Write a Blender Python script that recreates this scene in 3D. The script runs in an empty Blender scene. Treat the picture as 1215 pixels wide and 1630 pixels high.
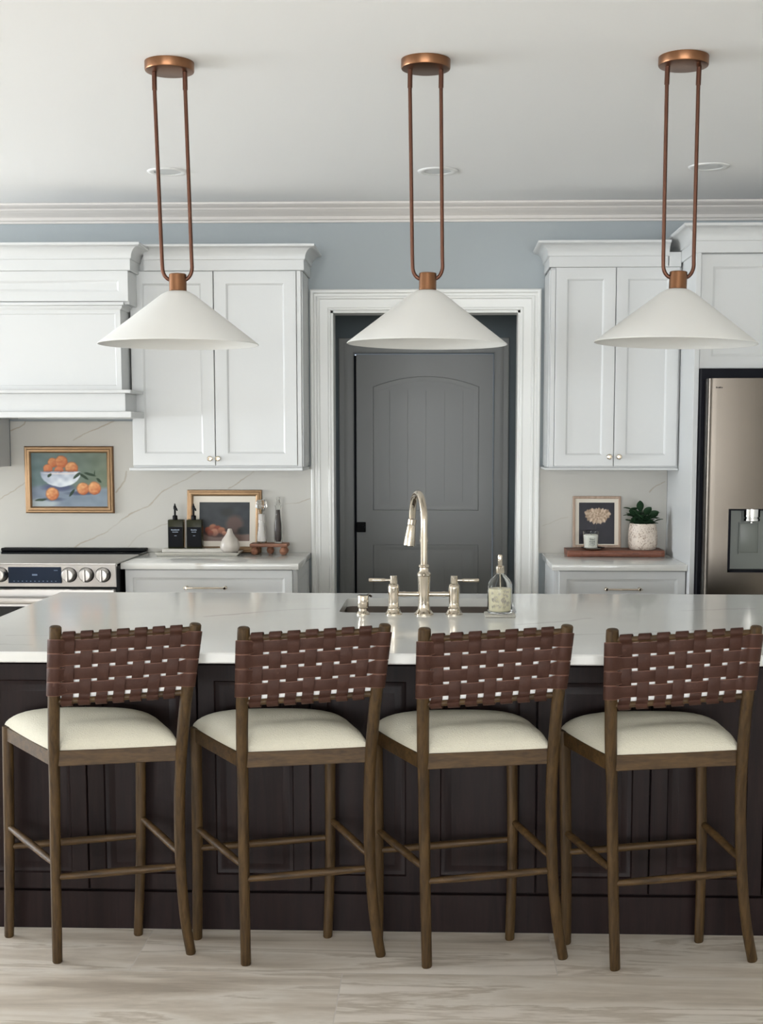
import bpy, bmesh, math, random
from mathutils import Vector, Matrix, noise as mnoise
random.seed(7)
PI = math.pi
sc = bpy.context.scene
COL = sc.collection
WALL = 6.74          # front plane of the back wall
CEIL = 2.70

# ------------------------------------------------------------------ materials
def s2l(c):
    return tuple(((v/255)/12.92 if v/255 <= 0.04045 else ((v/255+0.055)/1.055)**2.4) for v in c)

def newmat(name):
    m = bpy.data.materials.new(name); m.use_nodes = True
    nt = m.node_tree; b = nt.nodes['Principled BSDF']
    return m, nt, b

def N(nt, t, **kw):
    n = nt.nodes.new(t)
    for k, v in kw.items():
        if k.startswith('i_'):
            key = k[2:]
            n.inputs[int(key) if key.isdigit() else key.replace('_', ' ')].default_value = v
        else:
            setattr(n, k, v)
    return n

def L(nt, a, b): nt.links.new(a, b)

def plain(name, rgb, rough=0.5, metal=0.0, var=0.0, vscale=8.0, bump=0.0, bscale=200.0, spec=None, coat=0.0, trans=0.0, ior=None, alpha=None):
    m, nt, b = newmat(name)
    c = s2l(rgb) + (1,)
    b.inputs['Base Color'].default_value = c
    b.inputs['Roughness'].default_value = rough
    b.inputs['Metallic'].default_value = metal
    if spec is not None: b.inputs['Specular IOR Level'].default_value = spec
    if coat: b.inputs['Coat Weight'].default_value = coat
    if trans: b.inputs['Transmission Weight'].default_value = trans
    if ior: b.inputs['IOR'].default_value = ior
    tc = N(nt, 'ShaderNodeTexCoord')
    if var:
        nz = N(nt, 'ShaderNodeTexNoise', i_Scale=vscale, i_Detail=4.0)
        L(nt, tc.outputs['Object'], nz.inputs['Vector'])
        mr = N(nt, 'ShaderNodeMapRange'); mr.inputs[3].default_value = 1-var; mr.inputs[4].default_value = 1+var
        L(nt, nz.outputs['Fac'], mr.inputs[0])
        mx = N(nt, 'ShaderNodeVectorMath', operation='SCALE'); mx.inputs[0].default_value = c[:3]
        L(nt, mr.outputs[0], mx.inputs['Scale']); L(nt, mx.outputs[0], b.inputs['Base Color'])
    if bump:
        nb = N(nt, 'ShaderNodeTexNoise', i_Scale=bscale, i_Detail=3.0)
        L(nt, tc.outputs['Object'], nb.inputs['Vector'])
        bp = N(nt, 'ShaderNodeBump', i_Strength=bump, i_Distance=0.002)
        L(nt, nb.outputs['Fac'], bp.inputs['Height']); L(nt, bp.outputs[0], b.inputs['Normal'])
    return m

def wood(name, dark, light, axis=2, rough=0.45, scale=1.0, coat=0.0, stretch=14.0, bump=0.25, spec=None):
    m, nt, b = newmat(name)
    if spec is not None: b.inputs['Specular IOR Level'].default_value = spec
    tc = N(nt, 'ShaderNodeTexCoord'); mp = N(nt, 'ShaderNodeMapping')
    s = [60*scale]*3; s[axis] = 60*scale/stretch
    mp.inputs['Scale'].default_value = s
    L(nt, tc.outputs['Object'], mp.inputs['Vector'])
    n1 = N(nt, 'ShaderNodeTexNoise', i_Scale=1.0, i_Detail=6.0, i_Roughness=0.65, i_Distortion=0.6)
    L(nt, mp.outputs[0], n1.inputs['Vector'])
    n2 = N(nt, 'ShaderNodeTexNoise', i_Scale=5.0, i_Detail=3.0)
    L(nt, mp.outputs[0], n2.inputs['Vector'])
    ad = N(nt, 'ShaderNodeMath', operation='ADD'); ml = N(nt, 'ShaderNodeMath', operation='MULTIPLY'); ml.inputs[1].default_value = 0.35
    L(nt, n2.outputs['Fac'], ml.inputs[0]); L(nt, n1.outputs['Fac'], ad.inputs[0]); L(nt, ml.outputs[0], ad.inputs[1])
    cr = N(nt, 'ShaderNodeValToRGB')
    cr.color_ramp.elements[0].position = 0.45; cr.color_ramp.elements[0].color = s2l(dark)+(1,)
    cr.color_ramp.elements[1].position = 0.88; cr.color_ramp.elements[1].color = s2l(light)+(1,)
    L(nt, ad.outputs[0], cr.inputs[0]); L(nt, cr.outputs[0], b.inputs['Base Color'])
    b.inputs['Roughness'].default_value = rough
    if coat: b.inputs['Coat Weight'].default_value = coat; b.inputs['Coat Roughness'].default_value = 0.15
    bp = N(nt, 'ShaderNodeBump', i_Strength=bump, i_Distance=0.001)
    L(nt, ad.outputs[0], bp.inputs['Height']); L(nt, bp.outputs[0], b.inputs['Normal'])
    return m

def stone(name, base, veincol, veins, plane='XZ', rough=0.12, mott=0.04, width=0.0022, strength=0.5, nz=0.02):
    """polished quartz: every vein is a polyline in world metres, wandered by noise"""
    m, nt, b = newmat(name)
    geo = N(nt, 'ShaderNodeNewGeometry')
    n1 = N(nt, 'ShaderNodeTexNoise', i_Scale=9.0, i_Detail=6.0, i_Roughness=0.6)
    L(nt, geo.outputs['Position'], n1.inputs['Vector'])
    sub = N(nt, 'ShaderNodeVectorMath', operation='SUBTRACT'); sub.inputs[1].default_value = (.5, .5, .5)
    L(nt, n1.outputs['Color'], sub.inputs[0])
    scl = N(nt, 'ShaderNodeVectorMath', operation='SCALE'); scl.inputs['Scale'].default_value = nz*2
    L(nt, sub.outputs[0], scl.inputs[0])
    add = N(nt, 'ShaderNodeVectorMath', operation='ADD')
    L(nt, geo.outputs['Position'], add.inputs[0]); L(nt, scl.outputs[0], add.inputs[1])
    flat = N(nt, 'ShaderNodeVectorMath', operation='MULTIPLY')
    flat.inputs[1].default_value = (1, 0, 1) if plane == 'XZ' else (1, 1, 0)
    L(nt, add.outputs[0], flat.inputs[0])
    P = flat.outputs[0]; cur = None
    for ln in veins:
        w = ln[0]; pts = ln[1:]
        for a, c in zip(pts[:-1], pts[1:]):
            A = Vector((a[0], 0, a[1])) if plane == 'XZ' else Vector((a[0], a[1], 0))
            C = Vector((c[0], 0, c[1])) if plane == 'XZ' else Vector((c[0], c[1], 0))
            D = C-A
            pa = N(nt, 'ShaderNodeVectorMath', operation='SUBTRACT'); pa.inputs[1].default_value = A; L(nt, P, pa.inputs[0])
            dt = N(nt, 'ShaderNodeVectorMath', operation='DOT_PRODUCT'); dt.inputs[1].default_value = D/D.length_squared; L(nt, pa.outputs[0], dt.inputs[0])
            cl = N(nt, 'ShaderNodeClamp'); L(nt, dt.outputs['Value'], cl.inputs[0])
            sv = N(nt, 'ShaderNodeVectorMath', operation='SCALE'); sv.inputs[0].default_value = D; L(nt, cl.outputs[0], sv.inputs['Scale'])
            df = N(nt, 'ShaderNodeVectorMath', operation='SUBTRACT'); L(nt, pa.outputs[0], df.inputs[0]); L(nt, sv.outputs[0], df.inputs[1])
            le = N(nt, 'ShaderNodeVectorMath', operation='LENGTH'); L(nt, df.outputs[0], le.inputs[0])
            dv = N(nt, 'ShaderNodeMath', operation='DIVIDE'); dv.inputs[1].default_value = w; L(nt, le.outputs['Value'], dv.inputs[0])
            if cur is None: cur = dv.outputs[0]
            else:
                mn = N(nt, 'ShaderNodeMath', operation='MINIMUM'); L(nt, cur, mn.inputs[0]); L(nt, dv.outputs[0], mn.inputs[1]); cur = mn.outputs[0]
    fall = N(nt, 'ShaderNodeMapRange', interpolation_type='SMOOTHSTEP')
    fall.inputs[1].default_value = 0; fall.inputs[2].default_value = width*2.2; fall.inputs[3].default_value = 1; fall.inputs[4].default_value = 0
    L(nt, cur, fall.inputs[0])
    n3 = N(nt, 'ShaderNodeTexNoise', i_Scale=5.0, i_Detail=3.0); L(nt, geo.outputs['Position'], n3.inputs['Vector'])
    m3 = N(nt, 'ShaderNodeMapRange'); m3.inputs[1].default_value = .35; m3.inputs[2].default_value = .6; m3.inputs[3].default_value = .25*strength; m3.inputs[4].default_value = strength
    L(nt, n3.outputs['Fac'], m3.inputs[0])
    fac = N(nt, 'ShaderNodeMath', operation='MULTIPLY'); L(nt, fall.outputs[0], fac.inputs[0]); L(nt, m3.outputs[0], fac.inputs[1])
    n2 = N(nt, 'ShaderNodeTexNoise', i_Scale=2.2, i_Detail=5.0); L(nt, geo.outputs['Position'], n2.inputs['Vector'])
    cr = N(nt, 'ShaderNodeValToRGB'); bc = s2l(base)
    cr.color_ramp.elements[0].position = .3; cr.color_ramp.elements[0].color = tuple(v*(1-mott*2) for v in bc)+(1,)
    cr.color_ramp.elements[1].position = .65; cr.color_ramp.elements[1].color = bc+(1,)
    L(nt, n2.outputs['Fac'], cr.inputs[0])
    mix = N(nt, 'ShaderNodeMix', data_type='RGBA'); mix.inputs[7].default_value = s2l(veincol)+(1,)
    L(nt, fac.outputs[0], mix.inputs[0]); L(nt, cr.outputs[0], mix.inputs[6]); L(nt, mix.outputs[2], b.inputs['Base Color'])
    b.inputs['Roughness'].default_value = rough
    return m

M = {}
M['cab'] = plain('white_cabinet_lacquer', (205, 206, 205), 0.38)
M['cab_warm'] = M['cab']
M['trim'] = plain('white_trim_paint', (226, 226, 222), 0.35)
M['crown'] = plain('crown_paint', (214, 209, 204), 0.45)
M['ceil'] = plain('ceiling_paint', (242, 242, 241), 0.9)
M['wall'] = plain('blue_grey_wall_paint', (168, 175, 178), 0.8)
M['side_wall'] = plain('pale_wall_paint', (222, 222, 218), 0.85)
M['hall_wall'] = plain('slate_hall_paint', (126, 136, 141), 0.8)
M['hall_door'] = plain('grey_door_paint', (168, 169, 167), 0.45)
M['nickel'] = plain('polished_nickel', (206, 195, 179), 0.09, 1.0)
M['chrome'] = plain('chrome', (225, 225, 225), 0.08, 1.0)
M['brass'] = plain('aged_copper', (134, 96, 70), 0.34, 1.0, var=.12, vscale=30)
M['brass_dark'] = plain('aged_copper_rod', (100, 70, 58), 0.42, 1.0)
M['shade'] = plain('matte_white_shade', (222, 221, 217), 0.75)
M['steel'] = plain('stainless_steel', (176, 172, 168), 0.32, 1.0)
M['steel_front'] = plain('range_steel', (190, 187, 184), 0.36, 1.0)
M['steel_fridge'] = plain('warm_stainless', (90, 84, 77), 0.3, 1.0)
M['steel_sink'] = plain('sink_steel', (120, 112, 106), 0.35, 1.0)
M['black_glass'] = plain('black_glass', (14, 16, 20), 0.06)
M['black'] = plain('black_plastic', (12, 12, 14), 0.5, spec=.15)
M['dark_gap'] = plain('gap_shade_and_dark_frame', (13, 14, 22), 0.6, spec=.15)  # near-black that paints gap shade at door and refrigerator; also the dispenser frame
M['display'] = plain('range_display_glass', (20, 32, 50), 0.3, spec=.15)
M['icon'] = plain('display_print', (104, 122, 146), 0.4)
M['grey_plastic'] = plain('grey_plastic', (112, 116, 110), 0.4)
M['linen'] = plain('oatmeal_linen', (204, 199, 182), 0.95, var=.06, vscale=160, bump=.9, bscale=300)
M['leather'] = plain('brown_leather', (62, 36, 26), 0.6, spec=.3, var=.16, vscale=26, bump=.35, bscale=260)
M['lining'] = plain('added_white_lining', (250, 250, 248), 0.9)  # white of the panel added behind each stool weave
M['oak'] = wood('stool_oak', (38, 25, 10), (84, 63, 35), spec=.3, axis=2, rough=.5)
M['oak_x'] = wood('stool_oak_cross', (42, 28, 12), (88, 66, 38), spec=.3, axis=0, rough=.5)
M['espresso'] = wood('espresso_cabinet_wood', (20, 13, 13), (38, 26, 25), axis=2, rough=.42, scale=.5, bump=.05, spec=.14)
M['walnut'] = wood('walnut_board', (78, 44, 33), (138, 84, 62), axis=0, rough=.5, scale=.8)
M['riser'] = wood('riser_wood', (112, 72, 54), (160, 112, 86), axis=0, rough=.55, scale=.8)
M['gold'] = plain('gilt_frame', (146, 118, 88), 0.4, .7, var=.1, vscale=40)
M['gold_dark'] = plain('gilt_frame_bronze', (128, 92, 62), 0.4, .6)
M['frame_wood'] = wood('pale_frame_wood', (150, 124, 104), (186, 162, 142), axis=2, rough=.5)
M['mat_board'] = plain('cream_mat_board', (226, 218, 204), 0.9)
M['stone_tray'] = plain('grey_stone', (196, 192, 182), 0.45, var=.08, vscale=20)
M['dark_wood'] = plain('dark_tray_wood', (82, 68, 58), 0.6, var=.1)
M['ceramic'] = plain('mottled_ceramic', (188, 180, 170), 0.35, var=.12, vscale=45)
M['bottle_black'] = plain('dark_olive_glass', (38, 38, 20), 0.25, spec=.2)
M['label_black'] = plain('black_label', (9, 10, 14), 0.5, spec=.1)
M['label_ink'] = plain('pale_label_ink', (150, 160, 176), 0.5)
M['salt'] = plain('white_salt', (232, 226, 222), 0.9, bump=.6, bscale=300)
M['pepper'] = plain('dark_peppercorns', (66, 58, 56), 0.7, var=.5, vscale=200, bump=.9, bscale=220)
M['wax'] = plain('candle_wax', (244, 243, 234), 0.5)
M['silver'] = plain('silver_dish', (176, 172, 162), 0.22, 1.0)
M['leaf'] = plain('dark_leaf', (38, 62, 40), 0.5, spec=.25, var=.35, vscale=22)
M['soil'] = plain('soil', (40, 32, 26), .95, bump=.8)
M['liquid'] = plain('pale_yellow_soap', (238, 230, 200), .3, var=.12, vscale=70)
M['baffle'] = plain('downlight_trim', (232, 232, 230), 0.5)
M['lens'] = plain('downlight_lens', (214, 216, 216), .5)
M['blind'] = plain('window_frame_paint', (235, 235, 232), .5)

def glass(name, tint=(253, 254, 253)):
    m, nt, b = newmat(name)
    b.inputs['Base Color'].default_value = s2l(tint)+(1,)
    b.inputs['Transmission Weight'].default_value = 1.0
    b.inputs['Roughness'].default_value = 0.02
    b.inputs['IOR'].default_value = 1.16
    return m
M['glass'] = glass('clear_glass')
M['crystal'] = glass('cut_glass'); M['crystal'].node_tree.nodes['Principled BSDF'].inputs['IOR'].default_value = 1.5
M['leather_edge'] = plain('leather_strap_edge', (112, 80, 68), .6, spec=.3)

def pot_mat():
    m, nt, b = newmat('mottled_stone_pot')
    tc = N(nt, 'ShaderNodeTexCoord')
    v = N(nt, 'ShaderNodeTexVoronoi', i_Scale=110.0); L(nt, tc.outputs['Object'], v.inputs['Vector'])
    n = N(nt, 'ShaderNodeTexNoise', i_Scale=35.0, i_Detail=5.0); L(nt, tc.outputs['Object'], n.inputs['Vector'])
    a = N(nt, 'ShaderNodeMath', operation='ADD'); L(nt, v.outputs['Distance'], a.inputs[0]); L(nt, n.outputs['Fac'], a.inputs[1])
    cr = N(nt, 'ShaderNodeValToRGB')
    cr.color_ramp.elements[0].position = .55; cr.color_ramp.elements[0].color = s2l((150, 128, 110))+(1,)
    cr.color_ramp.elements[1].position = 1.05; cr.color_ramp.elements[1].color = s2l((216, 202, 188))+(1,)
    L(nt, a.outputs[0], cr.inputs[0]); L(nt, cr.outputs[0], b.inputs['Base Color'])
    b.inputs['Roughness'].default_value = .4
    bp = N(nt, 'ShaderNodeBump', i_Strength=.6, i_Distance=.004); L(nt, a.outputs[0], bp.inputs['Height']); L(nt, bp.outputs[0], b.inputs['Normal'])
    return m
M['pot'] = pot_mat()

def floor_mat():
    m, nt, b = newmat('large_marble_look_tiles')
    geo = N(nt, 'ShaderNodeNewGeometry')
    mp = N(nt, 'ShaderNodeMapping'); mp.inputs['Location'].default_value = (.277+12.22, -3.525+6.1, 0)
    L(nt, geo.outputs['Position'], mp.inputs['Vector'])
    br = N(nt, 'ShaderNodeTexBrick', offset=.5, offset_frequency=2, squash=1.0)
    br.inputs['Scale'].default_value = 1.0; br.inputs['Mortar Size'].default_value = .0016
    br.inputs['Mortar Smooth'].default_value = .3
    br.inputs['Brick Width'].default_value = 1.222; br.inputs['Row Height'].default_value = .61
    br.inputs['Color1'].default_value = (0, 0, 0, 1); br.inputs['Color2'].default_value = (1, 1, 1, 1)
    L(nt, mp.outputs[0], br.inputs['Vector'])
    # per-tile shift of the veining
    sh = N(nt, 'ShaderNodeVectorMath', operation='SCALE'); sh.inputs['Scale'].default_value = 7.0
    L(nt, br.outputs['Color'], sh.inputs[0])
    ad = N(nt, 'ShaderNodeVectorMath', operation='ADD'); L(nt, geo.outputs['Position'], ad.inputs[0]); L(nt, sh.outputs[0], ad.inputs[1])
    mp2 = N(nt, 'ShaderNodeMapping'); mp2.inputs['Scale'].default_value = (.9, 7.0, 1); mp2.inputs['Rotation'].default_value = (0, 0, -.16)
    L(nt, ad.outputs[0], mp2.inputs['Vector'])
    n1 = N(nt, 'ShaderNodeTexNoise', i_Scale=1.0, i_Detail=8.0, i_Roughness=.62, i_Distortion=.45); L(nt, mp2.outputs[0], n1.inputs['Vector'])
    n2 = N(nt, 'ShaderNodeTexNoise', i_Scale=9.0, i_Detail=6.0, i_Roughness=.7); L(nt, ad.outputs[0], n2.inputs['Vector'])
    cr = N(nt, 'ShaderNodeValToRGB'); e = cr.color_ramp.elements
    e[0].position = .30; e[0].color = s2l((172, 160, 146))+(1,)
    e[1].position = .70; e[1].color = s2l((232, 224, 214))+(1,)
    x = e.new(.42); x.color = s2l((204, 193, 179))+(1,)
    x = e.new(.50); x.color = s2l((220, 212, 201))+(1,)
    x = e.new(.53); x.color = s2l((188, 176, 161))+(1,)
    x = e.new(.58); x.color = s2l((222, 213, 202))+(1,)
    L(nt, n1.outputs['Fac'], cr.inputs[0])
    mr = N(nt, 'ShaderNodeMapRange'); mr.inputs[3].default_value = .9; mr.inputs[4].default_value = 1.08; L(nt, n2.outputs['Fac'], mr.inputs[0])
    sc_ = N(nt, 'ShaderNodeVectorMath', operation='SCALE'); L(nt, cr.outputs[0], sc_.inputs[0]); L(nt, mr.outputs[0], sc_.inputs['Scale'])
    mx = N(nt, 'ShaderNodeMix', data_type='RGBA'); mx.inputs[7].default_value = s2l((206, 198, 190))+(1,)
    L(nt, br.outputs['Fac'], mx.inputs[0]); L(nt, sc_.outputs[0], mx.inputs[6]); L(nt, mx.outputs[2], b.inputs['Base Color'])
    b.inputs['Roughness'].default_value = .33
    bp = N(nt, 'ShaderNodeBump', i_Strength=.4, i_Distance=.002, invert=True); L(nt, br.outputs['Fac'], bp.inputs['Height']); L(nt, bp.outputs[0], b.inputs['Normal'])
    return m
M['floor'] = floor_mat()

VEIN = (150, 134, 112)
M['splash'] = stone('veined_backsplash', (184, 181, 173), VEIN, [
    (1.0, (-2.35, 1.17), (-2.30, 1.205), (-2.19, 1.285)),
    (1.2, (-1.93, 1.50), (-1.87, 1.535), (-1.66, 1.615)),
    (1.3, (-2.36, 1.50), (-2.19, 1.585), (-2.16, 1.65)),
    (1.3, (-1.95, .92), (-1.905, .957), (-1.76, 1.023), (-1.645, 1.111), (-1.545, 1.154), (-1.455, 1.24), (-1.335, 1.30), (-1.25, 1.345)),
    (1.1, (-1.655, .94), (-1.59, 1.0), (-1.475, 1.056), (-1.44, 1.065)),
    (1.6, (-1.71, 1.23), (-1.66, 1.29), (-1.652, 1.335)),
    (1.2, (-1.12, 1.245), (-1.05, 1.29), (-.98, 1.335)),
    (.8, (-.82, 1.165), (-.76, 1.17), (-.69, 1.20)),
    (1.3, (1.078, 1.235), (1.115, 1.268), (1.155, 1.285)),
    (.9, (.53, 1.06), (.64, 1.095), (.66, 1.10)),
], 'XZ', .38, .04, .0021, .75, .016)
M['quartz'] = stone('white_quartz_island', (225, 225, 221), (168, 166, 160), [
    (2.2, (-1.02, 3.98), (-.90, 4.02), (-.78, 4.05)),
    (1.5, (-1.32, 3.86), (-1.1, 3.88), (-.9, 3.93)),
    (1.5, (-1.38, 3.70), (-1.2, 3.69)),
    (2.0, (-.80, 4.30), (-.55, 4.47), (-.40, 4.52)),
    (2.0, (.35, 3.92), (.62, 3.98), (.80, 4.05)),
    (2.0, (.62, 3.70), (.9, 3.74)),
    (1.6, (.25, 4.15), (.42, 4.22), (.5, 4.30)),
    (1.6, (.85, 4.5), (1.1, 4.56)),
    (1.5, (-.30, 3.80), (-.12, 3.84)),
], 'XY', .11, .03, .004, .45, .03)
M['quartz_back'] = stone('white_quartz_counter', (222, 221, 216), VEIN, [
    (2.0, (-1.3, 6.2), (-1.1, 6.25), (-.95, 6.2)), (2.0, (-1.18, 6.12), (-1.1, 6.16)),
    (2.0, (.8, 6.3), (1.0, 6.25)),
], 'XY', .10, .03, .004, .5, .02)

# ------------------------------------------------------------------ mesh tools
class MB:
    def __init__(self): self.v = []; self.f = []; self.mi = []; self.mats = []; self.cur = 0
    def mat(self, m):
        if m not in self.mats: self.mats.append(m)
        self.cur = self.mats.index(m); return self
    def add(self, vs, fs):
        b = len(self.v); self.v += [tuple(p) for p in vs]
        for f in fs: self.f.append(tuple(b+i for i in f)); self.mi.append(self.cur)
        return self
    def box(self, x0, x1, y0, y1, z0, z1, bev=0.0, seg=1):
        bm = bmesh.new(); bmesh.ops.create_cube(bm, size=1)
        for v in bm.verts:
            v.co = Vector(((x0+x1)/2+v.co.x*(x1-x0), (y0+y1)/2+v.co.y*(y1-y0), (z0+z1)/2+v.co.z*(z1-z0)))
        if bev: bmesh.ops.bevel(bm, geom=bm.edges[:], offset=bev, segments=seg, profile=.5, affect='EDGES')
        return self.bm(bm)
    def bm(self, bm):
        bm.verts.index_update()
        self.add([v.co.copy() for v in bm.verts], [[v.index for v in f.verts] for f in bm.faces]); bm.free(); return self
    def loft(self, rings, cap0=True, cap1=True, closed=True):
        n = len(rings[0]); vs = [p for r in rings for p in r]; fs = []
        for i in range(len(rings)-1):
            for j in range(n if closed else n-1):
                k = (j+1) % n
                fs.append((i*n+j, i*n+k, (i+1)*n+k, (i+1)*n+j))
        if cap0: fs.append(tuple(range(n))[::-1])
        if cap1: fs.append(tuple((len(rings)-1)*n+j for j in range(n)))
        return self.add(vs, fs)
    def lathe(self, cx, cy, prof, n=32, cap0=True, cap1=True, ax='z', sq=None):
        rings = []
        for r, h in prof:
            r = max(r, 1e-5); ring = []
            for k in range(n):
                a = 2*PI*k/n; c, s = math.cos(a)*r, math.sin(a)*r
                ring.append((cx+c, cy+s, h) if ax == 'z' else ((cx+c, h, cy+s) if ax == 'y' else (h, cx+c, cy+s)))
            rings.append(ring)
        return self.loft(rings, cap0, cap1)
    def tube(self, pts, r, n=12, caps=True):
        pts = [Vector(p) for p in pts]; rs = r if isinstance(r, (list, tuple)) else [r]*len(pts)
        rings = []; up = None
        for i, p in enumerate(pts):
            t = (pts[min(i+1, len(pts)-1)]-pts[max(i-1, 0)]).normalized()
            if up is None:
                up = t.orthogonal().normalized()
            up = (up-t*up.dot(t)).normalized(); s = t.cross(up)
            rings.append([p+(up*math.cos(2*PI*k/n)+s*math.sin(2*PI*k/n))*rs[i] for k in range(n)])
        return self.loft(rings, caps, caps)
    def rect_rings(self, x0, x1, z0, z1, prof, back, m3=None):
        """rect front facing -Y: prof = [(inset, y), ...] outer to inner; back = y of the rear face"""
        m3 = m3 or (lambda u, d, w: (u, d, w))
        R = lambda i, y: [m3(x0+i, y, z0+i), m3(x1-i, y, z0+i), m3(x1-i, y, z1-i), m3(x0+i, y, z1-i)]
        rings = [R(0, back)]+[R(i, y) for i, y in prof]
        return self.loft(rings, True, True)
    def frame_rings(self, x0, x1, z0, z1, prof):
        """open picture-frame ring, prof a closed list of (inset, y)"""
        R = lambda i, y: [(x0+i, y, z0+i), (x1-i, y, z0+i), (x1-i, y, z1-i), (x0+i, y, z1-i)]
        rings = [R(i, y) for i, y in prof]+[R(*prof[0])]
        return self.loft(rings, False, False)
    def sweep(self, path, prof, m3, closed=False):
        """path: 2-D points, prof: closed list of (out, up); out is to the right of the path direction"""
        P = [Vector(p) for p in path]; n = len(P); rings = []
        for i in range(n):
            d0 = (P[i]-P[i-1]) if (i > 0 or closed) else (P[1]-P[0])
            d1 = (P[(i+1) % n]-P[i]) if (i < n-1 or closed) else (P[-1]-P[-2])
            d0.normalize(); d1.normalize()
            n0 = Vector((d0.y, -d0.x)); n1 = Vector((d1.y, -d1.x)); m = (n0+n1)
            m = m/max(m.length_squared, 1e-6)*2
            rings.append([m3(P[i].x+m.x*o, P[i].y+m.y*o, u) for o, u in prof])
        if closed: rings.append(rings[0])
        return self.loft(rings, not closed, not closed)
    def build(self, name, mat=None, parent=None, smooth=35, loc=None):
        me = bpy.data.meshes.new(name)
        off = Vector(loc) if loc is not None else (Vector(parent_world(parent)) if parent else Vector((0, 0, 0)))
        me.from_pydata([Vector(p)-off for p in self.v], [], self.f)
        if mat is not None and not self.mats: me.materials.append(mat)
        for m in self.mats: me.materials.append(m)
        if self.mats:
            for p, i in zip(me.polygons, self.mi): p.material_index = i
        bm = bmesh.new(); bm.from_mesh(me); bmesh.ops.recalc_face_normals(bm, faces=bm.faces[:]); bm.to_mesh(me); bm.free()
        for p in me.polygons: p.use_smooth = True
        me.set_sharp_from_angle(angle=math.radians(smooth)); me.update()
        o = bpy.data.objects.new(name, me); COL.objects.link(o)
        if parent: o.parent = parent
        elif loc is not None: o.location = loc
        return o

def parent_world(p):
    v = Vector((0, 0, 0))
    while p is not None: v += p.location; p = p.parent
    return v

def thing(name, label, cat, loc, group=None):
    o = bpy.data.objects.new(name, None); COL.objects.link(o); o.location = loc; o.empty_display_size = .1
    o['label'] = label; o['category'] = cat
    if group: o['group'] = group
    return o
def tag(o, label, cat, group=None):
    o['label'] = label; o['category'] = cat
    if group: o['group'] = group
    return o
def struct(o): o['kind'] = 'structure'; return o
def lab(o, t): o['label'] = t; return o
def mb(m=None):
    b = MB()
    if m: b.mat(m)
    return b
def copy_tree(o, parent=None):
    c = o.copy(); COL.objects.link(c); c.parent = parent
    for ch in [x for x in bpy.data.objects if x.parent == o]: copy_tree(ch, c)
    return c
def smooth_path(pts, k=6):
    """Catmull-Rom through points"""
    P = [Vector(p) for p in pts]; out = []
    for i in range(len(P)-1):
        a, b, c, d = P[max(i-1, 0)], P[i], P[i+1], P[min(i+2, len(P)-1)]
        for j in range(k):
            t = j/k
            out.append(.5*((2*b)+(-a+c)*t+(2*a-5*b+4*c-d)*t*t+(-a+3*b-3*c+d)*t**3))
    out.append(P[-1]); return out

XZ = lambda y: (lambda a, b, u: (a, y-u, b))       # sweep plane: front of a wall, up = towards the viewer
XY = lambda a, b, u: (a, b, u)

# ------------------------------------------------------------------ room shell
LX, RX, RY = -7.5, 3.4, -8.0
# room floor
struct(mb().box(LX-.1, RX+.1, RY-.1, 8.45, -.1, 0).build('floor', M['floor']))
struct(mb().box(LX-.1, RX+.1, RY-.1, WALL+.12, CEIL, CEIL+.1).build('ceiling', M['ceil']))
DX0, DX1, DZ = -.574, .404, 2.167
bw = mb()
bw.box(LX, DX0, WALL, WALL+.13, 0, CEIL).box(DX1, RX, WALL, WALL+.13, 0, CEIL).box(DX0, DX1, WALL, WALL+.13, DZ, CEIL)
struct(bw.build('wall_back', M['wall']))
# left wall with two daylight windows, right wall, rear wall with daylight windows behind the camera
def wall_with_windows(name, spans, z0, z1, along, a0, a1, pos, thick, mat):
    b = mb(); segs = []; cur = a0
    def bx(u0, u1, w0, w1):
        if along == 'y': b.box(pos, pos+thick, u0, u1, w0, w1)
        else: b.box(u0, u1, pos, pos+thick, w0, w1)
    for s0, s1 in spans:
        bx(cur, s0, 0, CEIL); bx(s0, s1, 0, z0); bx(s0, s1, z1, CEIL); cur = s1
    bx(cur, a1, 0, CEIL)
    return struct(b.build(name, mat))
LW = [(-1.2, 1.4), (3.4, 6.2)]
RW = [(-4.7, -1.4), (-.8, 2.5)]
wall_with_windows('wall_left', LW, .8, 2.3, 'y', RY, WALL, LX-.12, .12, M['side_wall'])
struct(mb().box(RX, RX+.12, RY, WALL, 0, CEIL).build('wall_right', M['side_wall']))
wall_with_windows('wall_rear', RW, .5, 2.3, 'x', LX, RX, RY-.12, .12, M['side_wall'])
wi = 1
for s0, s1 in LW:
    b = mb(); f = .05
    R = [(s0, .8, s1, .8+f), (s0, 2.3-f, s1, 2.3), (s0, .8, s0+f, 2.3), (s1-f, .8, s1, 2.3), ((s0+s1)/2-.025, .8, (s0+s1)/2+.025, 2.3)]
    for u0, w0, u1, w1 in R: b.box(LX-.09, LX-.03, u0, u1, w0, w1)
    struct(b.build('window_%d' % wi, M['blind'])); wi += 1
for s0, s1 in RW:
    b = mb(); f = .05
    R = [(s0, .5, s1, .5+f), (s0, 2.3-f, s1, 2.3), (s0, .5, s0+f, 2.3), (s1-f, .5, s1, 2.3), ((s0+s1)/2-.025, .5, (s0+s1)/2+.025, 2.3)]
    for u0, w0, u1, w1 in R: b.box(u0, u1, RY-.09, RY-.03, w0, w1)
    struct(b.build('window_%d' % wi, M['blind'])); wi += 1

# crown moulding on the back wall
cp = [(0, 2.612), (.012, 2.612), (.014, 2.622), (.022, 2.626), (.026, 2.640), (.040, 2.652), (.060, 2.660), (.066, 2.666), (.072, 2.667),
      (.078, 2.676), (.100, 2.682), (.110, 2.690), (.112, 2.699), (0, 2.699)]
struct(mb().sweep([(LX, WALL), (RX, WALL)], cp, XY).build('trim_1', M['crown'], smooth=25))
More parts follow.
